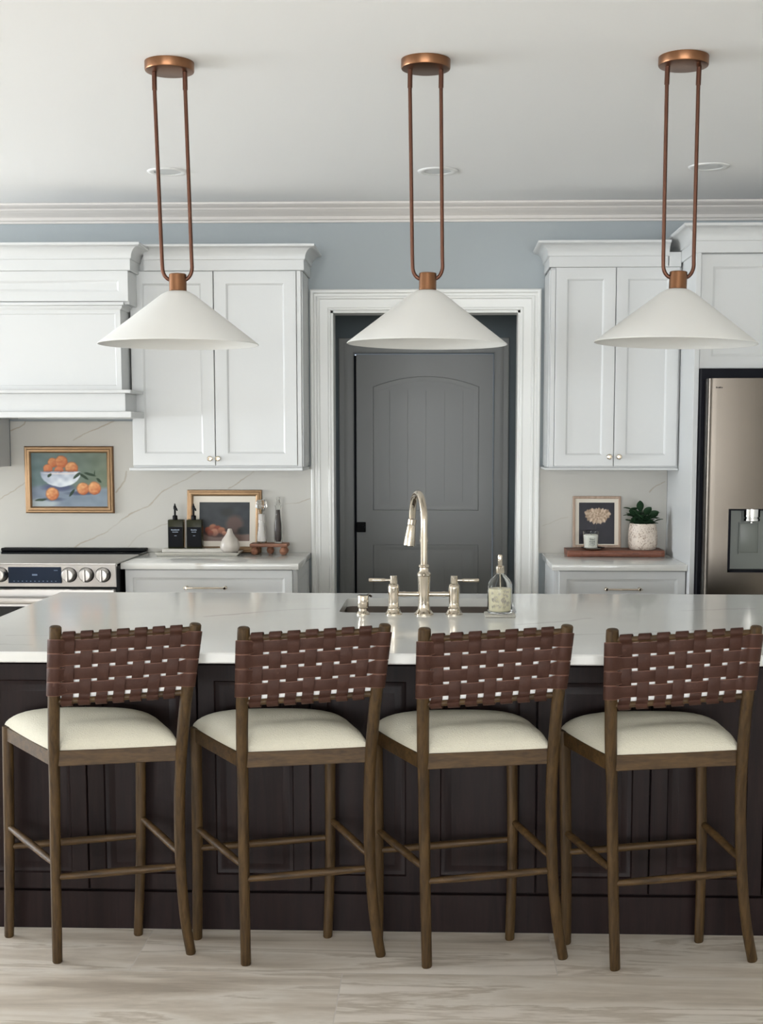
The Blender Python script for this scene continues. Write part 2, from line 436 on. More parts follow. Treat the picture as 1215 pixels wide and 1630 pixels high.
# doorway casing
def casing(x0, x1, zt, y, w, name, mat, back=.0):
    prof = [(0, 0), (0, .010), (.004, .013), (.012, .013), (.016, .010), (.03, .012), (.055, .016), (.060, .022), (.070, .022), (.074, .017), (.084, .018), (.090, .026), (w-.006, .028), (w, .024), (w, 0)]
    return struct(mb().sweep([(x0, 0), (x0, zt), (x1, zt), (x1, 0)][::-1], prof, XZ(y)).build(name, mat, smooth=25))
casing(DX0, DX1, DZ, WALL, .106, 'trim_2', M['trim'])
# jamb lining
jl = mb(); jl.box(DX0, DX0+.012, WALL-.004, WALL+.135, 0, DZ).box(DX1-.012, DX1, WALL-.004, WALL+.135, 0, DZ).box(DX0, DX1, WALL-.004, WALL+.135, DZ-.012, DZ)
struct(jl.build('trim_3', M['trim']))

# hallway behind the doorway
HY = 8.2
hw = mb().box(-.545-.5, -.555, HY, HY+.12, 0, 2.5).box(.330, 1.0, HY, HY+.12, 0, 2.5).box(-.555, .330, HY, HY+.12, 2.042, 2.5)
struct(hw.build('wall_hall', M['hall_wall']))
struct(mb().box(-1.05, -.93, WALL+.13, HY+.12, 0, 2.5).build('wall_hall_left', M['hall_wall']))
struct(mb().box(.88, 1.0, WALL+.13, HY+.12, 0, 2.5).build('wall_hall_right', M['hall_wall']))
struct(mb().box(-1.05, 1.0, WALL+.13, HY+.12, 2.46, 2.56).build('ceiling_hall', M['ceil']))
hp = [(0, 0), (0, .010), (.006, .014), (.028, .012), (.05, .016), (.06, .022), (.088, .024), (.094, .02), (.094, 0)]
struct(mb().sweep([(-.555, 0), (-.555, 2.042), (.330, 2.042), (.330, 0)][::-1], hp, XZ(HY)).build('trim_4', M['hall_door'], smooth=25))
# hall door, two panels with plank grooves
door = mb(M['hall_door'])
door.box(-.541, .326, HY+.02, HY+.06, .012, 2.036, .002)
def arch_poly(x0, x1, z0, z1, rise, ins=0, n=14):
    cx = (x0+x1)/2; h = (x1-x0)/2; pts = [(x0+ins, z0+ins), (x1-ins, z0+ins)]
    for k in range(n+1):
        u = 1-2*k/n
        pts.append((cx+u*(h-ins), z1-ins+rise*(1-u*u) if rise else z1-ins))
    return pts
def panel(b, x0, x1, z0, z1, rise, y):
    prof = [(0, 0), (.004, -.006), (.012, -.007), (.03, -.002), (.036, -.0015), (.05, -.0025)]
    rings = [[(px, y+d, pz) for px, pz in arch_poly(x0, x1, z0, z1, rise, i)] for i, d in prof]
    b.loft(rings, False, True)
panel(door, -.435, .238, 1.050, 1.835, .065, HY+.02)
panel(door, -.435, .238, .20, .832, 0, HY+.02)
for gx in (-.33, -.215, -.10, .02, .135):   # plank beads
    for z0, z1 in ((1.11, 1.81), (.26, .77)):
        door.add([(gx-.003, HY+.0174, z0), (gx, HY+.0195, z0), (gx+.003, HY+.0174, z0), (gx-.003, HY+.0174, z1), (gx, HY+.0195, z1), (gx+.003, HY+.0174, z1)], [])
        door.mat(M['hall_door']).tube([(gx, HY+.0178, z0), (gx, HY+.0178, z1)], .0016, 6)
d1 = door.build('door_1'); struct(d1)
hd = mb().box(-.541, -.482, HY+.004, HY+.0195, .912, .976, .003)
hd.lathe(-.50, .944, [(.012, HY-.02), (.012, HY+.01)], 16, ax='y').build('door_latch', M['black'], d1)
struct(mb().box(-.5548, -.5412, HY+.03, HY+.05, .0, 2.03).build('door_gap_shade', M['dark_gap']))  # dark strip painted in for the shade of the gap beside the door

# backsplashes
bs = mb().box(-3.2, -.682, WALL-.012, WALL-.0005, .914, 1.365)
bs.box(-2.262, -1.552, WALL-.012, WALL-.0005, 1.365, 1.60)
tag(bs.build('backsplash', M['splash']), 'polished white backsplash slab with tan veins left of the doorway', 'backsplash')
tag(mb().box(.512, 1.171, WALL-.012, WALL-.0005, .914, 1.365).build('backsplash', M['splash']), 'short veined backsplash slab between doorway and refrigerator panel', 'backsplash')
BS = WALL-.012

# ------------------------------------------------------------------ cabinet helpers
def shaker(b, x0, x1, z0, z1, yf, stile=.058, t=.02, rec=.008, bev=.010, m3=None):
    b.rect_rings(x0, x1, z0, z1, [(0, yf+.0015), (.0015, yf), (stile, yf), (stile+.002, yf+.001), (stile+bev, yf+rec), (stile+bev+.002, yf+rec)], yf+t, m3)
    return b
def knob(x, y, z, parent):
    mb(M['nickel']).lathe(x, z, [(.005, y), (.005, y-.012), (.009, y-.016), (.0135, y-.022), (.0135, y-.027), (.010, y-.031), (.001, y-.032)], 20, ax='y').build('knob', None, parent)
def pull(x0, x1, y, z, parent):
    b = mb(M['nickel'])
    b.tube([(x0-.008, y-.028, z), (x1+.008, y-.028, z)], .0045, 12)
    for x in (x0+.004, x1-.004):
        b.lathe(x, z, [(.008, y), (.0055, y-.004), (.0055, y-.022), (.0085, y-.026), (.0085, y-.031), (.005, y-.034)], 14, ax='y')
    b.build('handle', None, parent)
def crown_prof(z0, z1, p):
    h = z1-z0
    pr = [(0, z0), (.006, z0), (.008, z0+.002), (.008, z0+.42*h), (.013, z0+.44*h), (.013, z0+.47*h)]
    for k in range(9):
        a = k/8*PI/2
        pr.append((.015+(p-.021)*(1-math.cos(a)), z0+.47*h+(.42*h)*math.sin(a)))
    pr += [(p-.002, z0+.91*h), (p, z0+.92*h), (p, z1), (0, z1)]
    return pr

# ---- wall cabinet left of the doorway
UY = 6.42
t = thing('wall_cabinet', 'white two door wall cabinet with crown, left of the doorway', 'cabinet', (-1.12, 6.6, 1.35))
mb().box(-1.544, -.695, UY+.0215, WALL-.001, 1.366, 2.44).build('carcass', M['cab'], t)
side = mb()   # panelled right end
side.box(-.7155, -.6945, UY+.003, UY+.0215, 1.372, 2.331, .001)
sm = lambda u, d, w: (-.695-(d-0), u, w)
R = lambda u0, u1, w0, w1, i, d: [(-.694+d, u0+i, w0+i), (-.694+d, u1-i, w0+i), (-.694+d, u1-i, w1-i), (-.694+d, u0+i, w1-i)]
side.loft([R(UY+.022, WALL-.002, 1.372, 2.331, i, d) for i, d in [(0, 0), (0, .006), (.05, .006), (.058, .0015), (.06, .0015)]], True, True)
side.build('end_panel', M['cab'], t)
for x0, x1, kx in ((-1.541, -1.129, -1.152), (-1.124, -.718, -1.112)):
    d = shaker(mb(), x0, x1, 1.376, 2.330, UY).build('door', M['cab'], t)
    knob(kx, UY, 1.411, d)
mb().box(-1.560, -.690, UY-.006, WALL-.013, 1.350, 1.3655, .003).build('light_rail', M['cab'], t)
mb().sweep([(-.686, WALL-.001), (-.686, UY+.004), (-1.468, UY+.004)][::-1], crown_prof(2.332, 2.452, .066), XY).build('crown_moulding', M['cab'], t, smooth=25)

# ---- wall cabinet right of the doorway
t = thing('wall_cabinet', 'white two door wall cabinet between doorway and refrigerator surround', 'cabinet', (.85, 6.6, 1.35))
mb().box(.534, 1.170, UY+.0215, WALL-.001, 1.366, 2.3415).box(.54, 1.10, UY+.03, WALL-.001, 2.3415, 2.455).box(1.10, 1.163, UY-.004, UY+.10, 2.342, 2.412).build('carcass', M['cab'], t)
side = mb(); side.box(.5335, .5555, UY+.003, UY+.0215, 1.372, 2.331, .001)
R = lambda u0, u1, w0, w1, i, d: [(.533-d, u0+i, w0+i), (.533-d, u1-i, w0+i), (.533-d, u1-i, w1-i), (.533-d, u0+i, w1-i)]
side.loft([R(UY+.022, WALL-.002, 1.372, 2.331, i, d) for i, d in [(0, 0), (0, .006), (.05, .006), (.058, .0015), (.06, .0015)]], True, True)
side.build('end_panel', M['cab'], t)
for x0, x1, kx in ((.558, .849, .828), (.853, 1.160, .876)):
    d = shaker(mb(), x0, x1, 1.374, 2.341, UY, stile=.054).build('door', M['cab'], t)
    knob(kx, UY, 1.421, d)
mb().box(.515, 1.170, UY-.006, WALL-.013, 1.355, 1.3655, .003).build('light_rail', M['cab'], t)
mb().sweep([(.531, WALL-.001), (.531, UY+.004), (1.104, UY+.004)], crown_prof(2.342, 2.462, .066), XY).build('crown_moulding', M['cab'], t, smooth=25)

# ---- cabinet left of the hood (its side just shows)
t = thing('wall_cabinet', 'white wall cabinet at the left picture edge beyond the hood', 'cabinet', (-2.7, 6.6, 1.35))
mb().box(-3.15, -2.2655, UY+.0215, WALL-.013, 1.366, 2.44).build('carcass', M['cab'], t)
for x0, x1, kx in ((-3.14, -2.71, -2.735), (-2.705, -2.27, -2.68)):
    d = shaker(mb(), x0, x1, 1.376, 2.330, UY).build('door', M['cab'], t); knob(kx, UY, 1.411, d)

# ---- range hood
t = thing('range_hood', 'white panelled wood range hood above the stove', 'range hood', (-1.9, 6.5, 1.6))
HL = -2.263
b = mb(); b.box(HL, -1.507, 6.265, WALL-.013, 2.155, 2.44)
b.build('hood_top', M['cab'], t)
shaker(mb(), HL, -1.507, 2.168, 2.312, 6.245, stile=.045, t=.02, bev=.012).build('frieze_panel', M['cab'], t)
cb = mb()
cb.sweep([(-1.503, WALL-.013), (-1.503, 6.25), (HL, 6.25)][::-1], crown_prof(2.313, 2.437, .068), XY)
cb.build('crown_moulding', M['cab'], t, smooth=25)
b = mb(); b.box(HL, -1.552, 6.27, WALL-.013, 1.73, 2.156, .002)
R = lambda x0, x1, z0, z1, i, y: [(x0+i, y, z0+i), (x1-i, y, z0+i), (x1-i, y, z1-i), (x0+i, y, z1-i)]
b.loft([R(HL, -1.552, 1.742, 2.135, i, y) for i, y in ((0, 6.27), (0, 6.262), (.024, 6.262), (.028, 6.266), (.03, 6.266))], False, True)
b.build('chimney', M['cab'], t)
mb().sweep([(-1.552, WALL-.014), (-1.552, 6.262), (HL, 6.262)][::-1], [(0, 2.13), (.004, 2.13), (.012, 2.14), (.012, 2.146), (.022, 2.150), (.022, 2.163), (0, 2.163)], XY).build('cap_moulding', M['cab'], t)
mb().box(HL, -1.520, 6.20, WALL-.014, 1.640, 1.727, .002).build('apron', M['cab'], t)
mb().box(HL, -1.485, 6.165, WALL-.014, 1.727, 1.743, .003).build('upper_ledge', M['cab'], t)
lb = mb(M['cab']); lb.box(HL, -1.484, 6.165, 6.24, 1.610, 1.640, .003).box(HL, -1.484, 6.65, WALL-.014, 1.610, 1.640).box(HL, HL+.07, 6.24, 6.65, 1.61, 1.64).box(-1.56, -1.484, 6.24, 6.65, 1.61, 1.64)
lb.build('lower_ledge', None, t)
fl = mb(M['steel']); fl.box(HL+.07, -1.56, 6.24, 6.65, 1.626, 1.6395)
for k in range(9): fl.box(HL+.1+k*.065, HL+.12+k*.065, 6.26, 6.63, 1.620, 1.626)
fl.build('filter', None, t)

# ---- base cabinets and counters
def base_cab(label, x0, x1, d0, d1, endx, sgn, px0, px1):
    t = thing('base_cabinet', label, 'cabinet', ((x0+x1)/2, 6.45, 0))
    mb().box(x0, x1, 6.172, WALL-.001, .10, .883).build('carcass', M['cab'], t)
    mb().box(x0+.01, x1-.01, 6.23, WALL-.001, 0, .10).build('toe_kick', M['cab'], t)
    d = shaker(mb(), d0, d1, .722, .879, 6.152, stile=.036, bev=.014, rec=.009).build('drawer', M['cab'], t)
    pull(px0, px1, 6.152, .795, d)
    mid = (d0+d1)/2
    for a, c in ((d0, mid-.002), (mid+.002, d1)):
        dd = shaker(mb(), a, c, .11, .716, 6.152, stile=.055).build('door', M['cab'], t)
        knob(mid+(-.03 if a == d0 else .03), 6.152, .67, dd)
    e = mb()
    xs = endx
    R = lambda i, d: [(xs+sgn*d, 6.18+i, .12+i), (xs+sgn*d, WALL-.004-i, .12+i), (xs+sgn*d, WALL-.004-i, .876-i), (xs+sgn*d, 6.18+i, .876-i)]
    e.loft([R(i, d) for i, d in ((0, 0), (0, .006), (.05, .006), (.058, .001), (.06, .001))], True, True)
    e.build('end_panel', M['cab'], t)
    return t
base_cab('white base cabinet with one wide drawer, between range and doorway', -1.532, -.700, -1.528, -.717, -.7005, 1, -1.232, -1.036)
base_cab('white base cabinet with one drawer, between doorway and refrigerator', .550, 1.171, .566, 1.167, .5505, -1, .786, .952)
tag(mb().box(-1.5455, -.6835, 6.130, WALL-.0125, .8838, .914, .003, 2).build('countertop', M['quartz_back']), 'white quartz countertop between range and doorway casing', 'countertop')
tag(mb().box(.528, 1.1712, 6.125, WALL-.0125, .8838, .914, .003, 2).build('countertop', M['quartz_back']), 'short white quartz countertop beside the refrigerator panel', 'countertop')
t = thing('base_cabinet', 'white base cabinet at the left picture edge beyond the range', 'cabinet', (-2.7, 6.45, 0))
mb().box(-3.15, -2.312, 6.172, WALL-.001, 0, .883).build('carcass', M['cab'], t)
shaker(mb(), -3.14, -2.315, .722, .879, 6.152, stile=.036).build('drawer', M['cab'], t)
tag(mb().box(-3.16, -2.306, 6.130, WALL-.0125, .8838, .914, .003).build('countertop', M['quartz_back']), 'white quartz countertop at the left edge beyond the range', 'countertop')

# ---- range
RL, RR = -2.302, -1.5485
t = thing('range', 'stainless slide-in range with black glass cooktop and front knobs', 'stove', (-1.92, 6.4, 0))
mb(M['black']).box(RL, RR, 6.075, WALL-.014, .02, .900).build('body', None, t)
ct = mb(M['steel_front']); ct.box(RL-.004, RR+.006, 6.035, 6.50, .9145, .922, .002); ct.build('cooktop_reflection_deck', None, t)  # steel deck stands in for the pale wall reflected in the glass cooktop
mb(M['black_glass']).box(RL-.004, RR+.006, 6.501, 6.70, .9145, .922, .001).build('cooktop', None, t)
mb(M['black']).box(RL-.008, RR+.002, 6.665, WALL-.0135, .9225, .938, .003).build('rear_trim', None, t)
cp_ = mb(M['steel_front'])
cp_.add([(RL, 6.05, .808), (RR+.002, 6.05, .808), (RR+.002, 6.035, .914), (RL, 6.035, .914), (RL, 6.075, .808), (RR+.002, 6.075, .808), (RR+.002, 6.075, .914), (RL, 6.075, .914)],
        [(0, 1, 2, 3), (4, 7, 6, 5), (0, 4, 5, 1), (3, 2, 6, 7), (0, 3, 7, 4), (1, 5, 6, 2)])
cpo = cp_.build('control_panel', None, t)
dp = mb(M['display']); dp.box(-2.060, -1.806, 6.034, 6.05, .826, .903, .001)
dpo = dp.build('display', None, t)
ic = mb(M['icon'])
for k in range(11): ic.box(-2.035+k*.02, -2.029+k*.02, 6.0335, 6.0345, .834, .837)
ic.box(-1.945, -1.920, 6.0335, 6.0345, .862, .870); ic.box(-1.84, -1.822, 6.0335, 6.0345, .886, .889)
ic.build('display_marks', None, dpo)
for kx in (-2.258, -2.178, -2.098, -1.768, -1.686, -1.606):
    k = mb(M['steel']); k.lathe(kx, .867, [(.034, 6.05), (.034, 6.036), (.030, 6.022), (.029, 6.006), (.025, 6.002), (.001, 6.001)], 28, ax='y')
    k.box(kx-.008, kx+.006, 5.994, 6.004, .836, .896, .003)
    ko = k.build('knob', None, t)
    mb(M['black']).lathe(kx, .867, [(.037, 6.048), (.037, 6.038), (.034, 6.036)], 28, ax='y').build('knob_ring', None, ko)
dr = mb(M['steel_front']); dr.box(RL+.004, RR-.002, 6.03, 6.075, .20, .798, .004)
dro = dr.build('oven_door', None, t)
mb(M['black_glass']).box(RL+.05, RR-.05, 6.024, 6.031, .33, .715, .002).build('oven_window', None, dro)
hb = mb(M['steel']); hb.box(RL+.03, RR-.03, 5.965, 5.99, .733, .765, .008, 3)
for x in (RL+.06, RR-.06): hb.box(x-.01, x+.01, 5.985, 6.031, .738, .758, .003)
hb.build('oven_handle', None, dro)
mb(M['steel_front']).box(RL+.004, RR-.002, 6.035, 6.075, .04, .19, .004).build('storage_drawer', None, t)
mb(M['black']).box(RR-.001, RR+.0025, 6.06, 6.13, .03, .905).build('side_trim', None, t)

# ---- refrigerator surround
t = thing('refrigerator_surround', 'white cabinet surround with tall side panel enclosing the refrigerator', 'cabinet', (1.7, 6.4, 0))
FS = 6.10
sp = mb(); sp.box(1.1725, 1.196, FS-.012, WALL-.001, 0, 2.40, .001)
sp.build('side_panel', M['cab'], t)
mb().box(2.20, 2.224, FS-.012, WALL-.001, 0, 2.40, .001).build('side_panel', M['cab'], t)
mb().box(1.1975, 2.1985, FS+.0215, WALL-.001, 1.838, 2.48).build('carcass', M['cab'], t)
for x0, x1 in ((1.1985, 1.697), (1.701, 2.198)):
    shaker(mb(), x0, x1, 1.836, 2.358, FS, stile=.054, bev=.012).build('door', M['cab'], t)
mb().sweep([(1.172, WALL-.001), (1.172, FS-.006), (2.24, FS-.006)], crown_prof(2.362, 2.488, .068), XY).build('crown_moulding', M['cab'], t, smooth=25)

# ---- refrigerator
t = thing('refrigerator', 'stainless french door refrigerator with ice and water dispenser', 'refrigerator', (1.7, 6.4, 0))
mb(M['dark_gap']).box(1.200, 2.195, 6.04, WALL-.02, .02, 1.832).build('body', None, t)  # filled with near-black so the gaps around the doors read as shade
def fridge_door(x0, x1, z0, z1, hole=None):
    n = 22; b = mb(M['steel_fridge']); yb = 6.03
    def yf(x):
        u = (x-x0)/(x1-x0); e = min(x-x0, x1-x); r = .022
        bow = .010*(1-(2*u-1)**2)
        rr = 0 if e > r else (r-math.sqrt(max(0, r*r-(r-e)**2)))
        return 5.952-bow+rr*1.0
    xs = [x0, x0+.0008, x0+.003, x0+.006, x0+.010, x0+.016, x0+.022]+[x0+.022+(x1-x0-.044)*k/n for k in range(1, n)]+[x1-.022, x1-.016, x1-.010, x1-.006, x1-.003, x1-.0008, x1]
    zs = [z0, z1]
    if hole:
        xs = sorted(set([x for x in xs if not (hole[0]-.01 < x < hole[0]+.01 or hole[1]-.01 < x < hole[1]+.01)]+[hole[0], hole[1]])); zs = [z0, hole[2], hole[3], z1]
    V = {}; vs = []; fs = []
    for i, x in enumerate(xs):
        for j, z in enumerate(zs): V[i, j] = len(vs); vs.append((x, yf(x), z))
    for i in range(len(xs)-1):
        for j in range(len(zs)-1):
            if hole and j == 1 and hole[0]-1e-6 <= xs[i] and xs[i+1] <= hole[1]+1e-6: continue
            fs.append((V[i, j], V[i+1, j], V[i+1, j+1], V[i, j+1]))
    m = len(vs)
    vs += [(x0, yb, z0), (x1, yb, z0), (x1, yb, z1), (x0, yb, z1)]
    top = [V[i, len(zs)-1] for i in range(len(xs))]; bot = [V[i, 0] for i in range(len(xs))]
    fs += [tuple(top)+(m+2, m+3), tuple(bot[::-1])+(m, m+1), (V[0, len(zs)-1], m+3, m)+tuple(V[0, j] for j in range(len(zs)-1)), tuple(V[len(xs)-1, j] for j in range(len(zs)))+(m+2, m+1), (m, m+3, m+2, m+1)]
    b.add(vs, fs); return b
DH = (1.318, 1.545, .897, 1.190)
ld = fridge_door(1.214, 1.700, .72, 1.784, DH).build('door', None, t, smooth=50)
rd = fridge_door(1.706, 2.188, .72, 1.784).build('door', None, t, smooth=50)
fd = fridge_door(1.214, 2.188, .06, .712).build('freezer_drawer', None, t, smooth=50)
for o, x in ((ld, 1.655), (rd, 1.75)):
    b = mb(M['steel']); b.tube([(x, 5.945, .80), (x, 5.905, .82), (x, 5.90, .9), (x, 5.90, 1.6), (x, 5.905, 1.68), (x, 5.945, 1.70)], .012, 12); b.build('handle', None, o)
b = mb(M['steel']); b.tube([(1.30, 5.945, .65), (1.31, 5.90, .65), (2.09, 5.90, .65), (2.10, 5.945, .65)], .012, 12); b.build('handle', None, fd)
mk = mb(M['black'])
for k, (w, h) in enumerate(((.0035, .007), (.003, .005), (.0045, .006), (.003, .007), (.004, .005))): mk.box(1.2475+k*.0062, 1.2475+k*.0062+w, 5.945, 5.9472, 1.739, 1.739+h)
mk.build('brand_mark', None, ld)
# dispenser
dq = mb(M['grey_plastic'])
dq.box(DH[0]+.008, DH[1], 6.012, 6.016, DH[2]+.008, DH[3])
dq.build('dispenser_back', None, ld)
dq = mb(M['dark_gap'])
dq.box(DH[0], DH[0]+.012, 5.948, 6.014, DH[2], DH[3]).box(DH[0], DH[1], 5.948, 6.014, DH[2], DH[2]+.010).box(DH[1]-.006, DH[1], 5.948, 6.014, DH[2], DH[3]).box(DH[0]+.012, DH[1]-.006, 5.960, 6.014, DH[3]-.008, DH[3])
dq.build('dispenser_surround', None, ld)
dq = mb(M['grey_plastic']); dq.box(1.383, 1.470, 5.998, 6.008, .982, 1.122, .006, 2)
dq.frame_rings(1.380, 1.473, .979, 1.125, [(0, 6.008), (0, 5.999), (.004, 5.999), (.004, 6.008)])
dq.build('dispenser_paddle', None, ld)
dq = mb(M['chrome']); dq.lathe(1.432, 5.985, [(.040, 1.188), (.040, 1.152), (.037, 1.150), (.037, 1.146), (.040, 1.144), (.040, 1.134), (.034, 1.130), (.008, 1.129), (.008, 1.122)], 28)
dq.build('dispenser_nozzle', None, ld)

# ------------------------------------------------------------------ island
IX0, IX1, IY0, IY1 = -1.494, 1.66, 3.568, 4.972
t = thing('kitchen_island', 'dark espresso panelled wood kitchen island base behind the stools', 'kitchen island', (.08, 4.4, 0))
BF = 3.838
BL, BR = -1.431, 1.62
SH = (-.354, .262, 4.415, 4.815)
mb(M['espresso']).box(BL, BR, BF+.02, 4.30, 0, .8825).box(BL, BR, 4.90, 4.93, 0, .8825).box(BL, -.42, 4.30, 4.90, 0, .8825).box(.33, BR, 4.30, 4.90, 0, .8825).build('carcass', None, t)
mb(M['espresso']).box(BL-.006, BR+.006, BF, BF+.02, 0, .118, .001).build('plinth', None, t)
mb(M['espresso']).box(BL, BR, BF+.004, BF+.02, .835, .8825).build('top_rail', None, t)
dx = .3445
x = -1.4310
edges = [-1.431]+[-1.086+dx*k for k in range(0, 8)]
edges = [e for e in edges if e < BR-.1]+[BR]
for a, c in zip(edges[:-1], edges[1:]):
    b = mb(M['espresso'])
    a1, c1 = a+.0018, c-.0018
    b.rect_rings(a1, c1, .126, .832, [(0, BF+.002), (.002, BF), (.050, BF), (.054, BF+.006), (.062, BF+.008), (.068, BF+.008), (.084, BF+.003), (.086, BF+.003)], BF+.0195)
    b.build('door', None, t)
# countertop with the sink cut-out
def slab_hole(x0, x1, y0, y1, z0, z1, h, r=.03, bev=.004):
    b = mb(M['quartz'])
    def rr(x0, x1, y0, y1, r, n=6):
        out = []
        for cx, cy, a0 in ((x1-r, y1-r, 0), (x0+r, y1-r, 90), (x0+r, y0+r, 180), (x1-r, y0+r, 270)):
            for k in range(n+1):
                a = math.radians(a0+90*k/n); out.append((cx+r*math.cos(a), cy+r*math.sin(a)))
        return out
    O0 = rr(x0, x1, y0, y1, .006); O1 = rr(x0+bev, x1-bev, y0+bev, y1-bev, .006); H = rr(*h, r)
    rings = [[(p[0], p[1], z0) for p in H], [(p[0], p[1], z0) for p in O1], [(p[0], p[1], z0+bev) for p in O0], [(p[0], p[1], z1-bev) for p in O0],
             [(p[0], p[1], z1) for p in O1], [(p[0], p[1], z1) for p in H], [(p[0], p[1], z0) for p in H]]
    b.loft(rings, False, False); return b
tag(slab_hole(IX0, IX1, IY0, IY1, .883, .914, SH).build('island_countertop', None, smooth=30), 'long white quartz island countertop holding the sink and faucet', 'countertop')
# undermount sink
s = mb(M['steel_sink'])
def rrect(x0, x1, y0, y1, r, z, n=6):
    out = []
    for cx, cy, a0 in ((x1-r, y1-r, 0), (x0+r, y1-r, 90), (x0+r, y0+r, 180), (x1-r, y0+r, 270)):
        for k in range(n+1):
            a = math.radians(a0+90*k/n); out.append((cx+r*math.cos(a), cy+r*math.sin(a), z))
    return out
g = .008
s.loft([rrect(SH[0]-.03, SH[1]+.03, SH[2]-.03, SH[3]+.03, .04, .8822), rrect(SH[0]-g, SH[1]+g, SH[2]-g, SH[3]+g, .035, .8822), rrect(SH[0]-g, SH[1]+g, SH[2]-g, SH[3]+g, .035, .70),
        rrect(SH[0]+.01, SH[1]-.01, SH[2]+.01, SH[3]-.01, .035, .68), rrect(-.09, 0.0, 4.57, 4.66, .04, .672)], False, True)
tag(s.build('sink', None, smooth=50), 'undermount stainless steel sink set in the island countertop', 'sink')

# bridge faucet
FY = 4.375
t = thing('faucet', 'polished nickel bridge faucet with pull-down spray and two lever handles', 'faucet', (-.058, FY, .914))
nk = M['nickel']
def post(cx, top, r=.0185):
    return [(.031, .9142), (.031, .918), (.026, .923), (.023, .928), (.024, .932), (r+.001, .936), (r, .945), (r*.96, .96), (r, .985), (r+.001, top-.035), (r+.002, top-.012), (r, top-.004), (r*.7, top)]
b = mb(nk).lathe(-.058, FY, [(.033, .9142), (.033, .919), (.027, .925), (.022, .932), (.0205, .94), (.019, .955), (.0195, .985), (.0215, 1.03), (.0225, 1.046), (.0245, 1.048), (.0245, 1.055), (.021, 1.058), (.017, 1.064), (.0165, 1.075), (.019, 1.078), (.019, 1.083), (.0145, 1.087)], 32)
b.build('center_post', None, t)
# gooseneck: up then a wide arc away from the viewer and a little left
P0 = Vector((-.058, FY, 1.08)); dirv = Vector((-.24, .97, 0)).normalized()
reach = .185; rad = reach/2; top = 1.232
pts = [P0, Vector((P0.x, P0.y, 1.14)), Vector((P0.x, P0.y, 1.19))]
for k in range(0, 17):
    a = PI*k/16
    pts.append(Vector((P0.x, P0.y, top))+dirv*(rad-rad*math.cos(a))+Vector((0, 0, 1))*rad*math.sin(a))
end = pts[-1]
nb_ = mb(nk).tube(pts, .0125, 16)
nb_.tube([(P0.x, P0.y, 1.165), (P0.x, P0.y, 1.172)], .0145, 16)
nb_.build('spout', None, t)
hd_ = mb(nk); e0 = end+Vector((0, 0, -.002)); tip = end+Vector((-.012, .004, -.098))
ax = (tip-e0)
hd_.tube([e0+ax*0, e0+ax*.02, e0+ax*.2, e0+ax*.22, e0+ax*.3, e0+ax*.75, e0+ax*.97, tip], [.013, .0155, .0155, .0135, .016, .0195, .021, .018], 20)
hd_.build('spray_head', None, t)
br_ = mb(nk).tube([(-.162, FY, .984), (.045, FY, .984)], .0085, 14)
for x in (-.125, .01): br_.tube([(x-.004, FY, .984), (x+.004, FY, .984)], .0105, 14)
br_.build('bridge', None, t)
for cx, sg in ((-.162, -1), (.045, 1)):
    mb(nk).lathe(cx, FY, [(.030, .9142), (.030, .918), (.025, .923), (.0215, .930), (.0205, .935), (.0215, .938), (.0185, .942), (.0175, .955), (.0185, .98), (.0195, 1.005), (.019, 1.013), (.0155, 1.018), (.012, 1.021), (.0125, 1.024), (.0125, 1.046), (.011, 1.048)], 28).build('valve_post', None, t)
    lv = mb(nk); lv.tube([(cx+sg*.010, FY, 1.032), (cx+sg*.030, FY, 1.032)], .0042, 12)
    lv.tube([(cx+sg*.028, FY, 1.032), (cx+sg*.031, FY, 1.032), (cx+sg*.082, FY, 1.032), (cx+sg*.085, FY, 1.032)], [.005, .0065, .0065, .005], 14)
    lv.build('lever', None, t)
# deck soap pump
t = thing('deck_soap_dispenser', 'short polished nickel soap pump on the island left of the faucet', 'soap dispenser', (-.267, 4.372, .914))
mb(nk).lathe(-.267, 4.372, [(.024, .9142), (.024, .918), (.019, .922), (.0155, .926), (.0155, .935)], 24).build('base', None, t)
mb(nk).lathe(-.267, 4.372, [(.015, .9355), (.018, .938), (.019, .942), (.0195, .976), (.018, .980), (.001, .981)], 28).build('pump_head', None, t)
mb(nk).tube([(-.262, 4.385, .973), (-.25, 4.42, .975), (-.243, 4.44, .968)], [.005, .0045, .004], 10).build('nozzle', None, t)

# glass soap bottle on its coaster
tag(mb().box(.148, .252, 4.30, 4.40, .9143, .922, .003, 2).build('coaster', M['stone_tray'], None), 'small square pale coaster under the glass soap bottle', 'coaster')
BX, BY = .2, 4.348
t = thing('soap_bottle', 'clear glass pump bottle of pale yellow soap on the island', 'soap bottle', (BX, BY, .922))
mb(M['glass']).lathe(BX, BY, [(.036, .9225), (.0415, .926), (.042, .935), (.042, 1.015), (.040, 1.027), (.032, 1.040), (.020, 1.052), (.0125, 1.060), (.0125, 1.068),
    (.0105, 1.068), (.0105, 1.061), (.018, 1.050), (.030, 1.038), (.0375, 1.026), (.0395, 1.014), (.0395, .934), (.036, .929)], 40).build('bottle', None, t)
mb(M['liquid']).lathe(BX, BY, [(.034, .9305), (.0388, .935), (.0388, 1.008), (.0005, 1.008)], 36).build('liquid_soap', None, t)
mb(nk).lathe(BX, BY, [(.0145, 1.0605), (.015, 1.062), (.015, 1.083), (.012, 1.085), (.0075, 1.086), (.0075, 1.089), (.008, 1.09), (.0082, 1.120), (.007, 1.123)], 24).build('pump', None, t)
mb(nk).tube([(BX, BY, 1.115), (BX+.004, BY+.03, 1.116), (BX+.006, BY+.045, 1.110)], [.005, .004, .0035], 10).build('nozzle', None, t)
mb(nk).tube([(BX, BY, 1.06), (BX+.004, BY, .94)], .0025, 8).build('dip_tube', None, t)
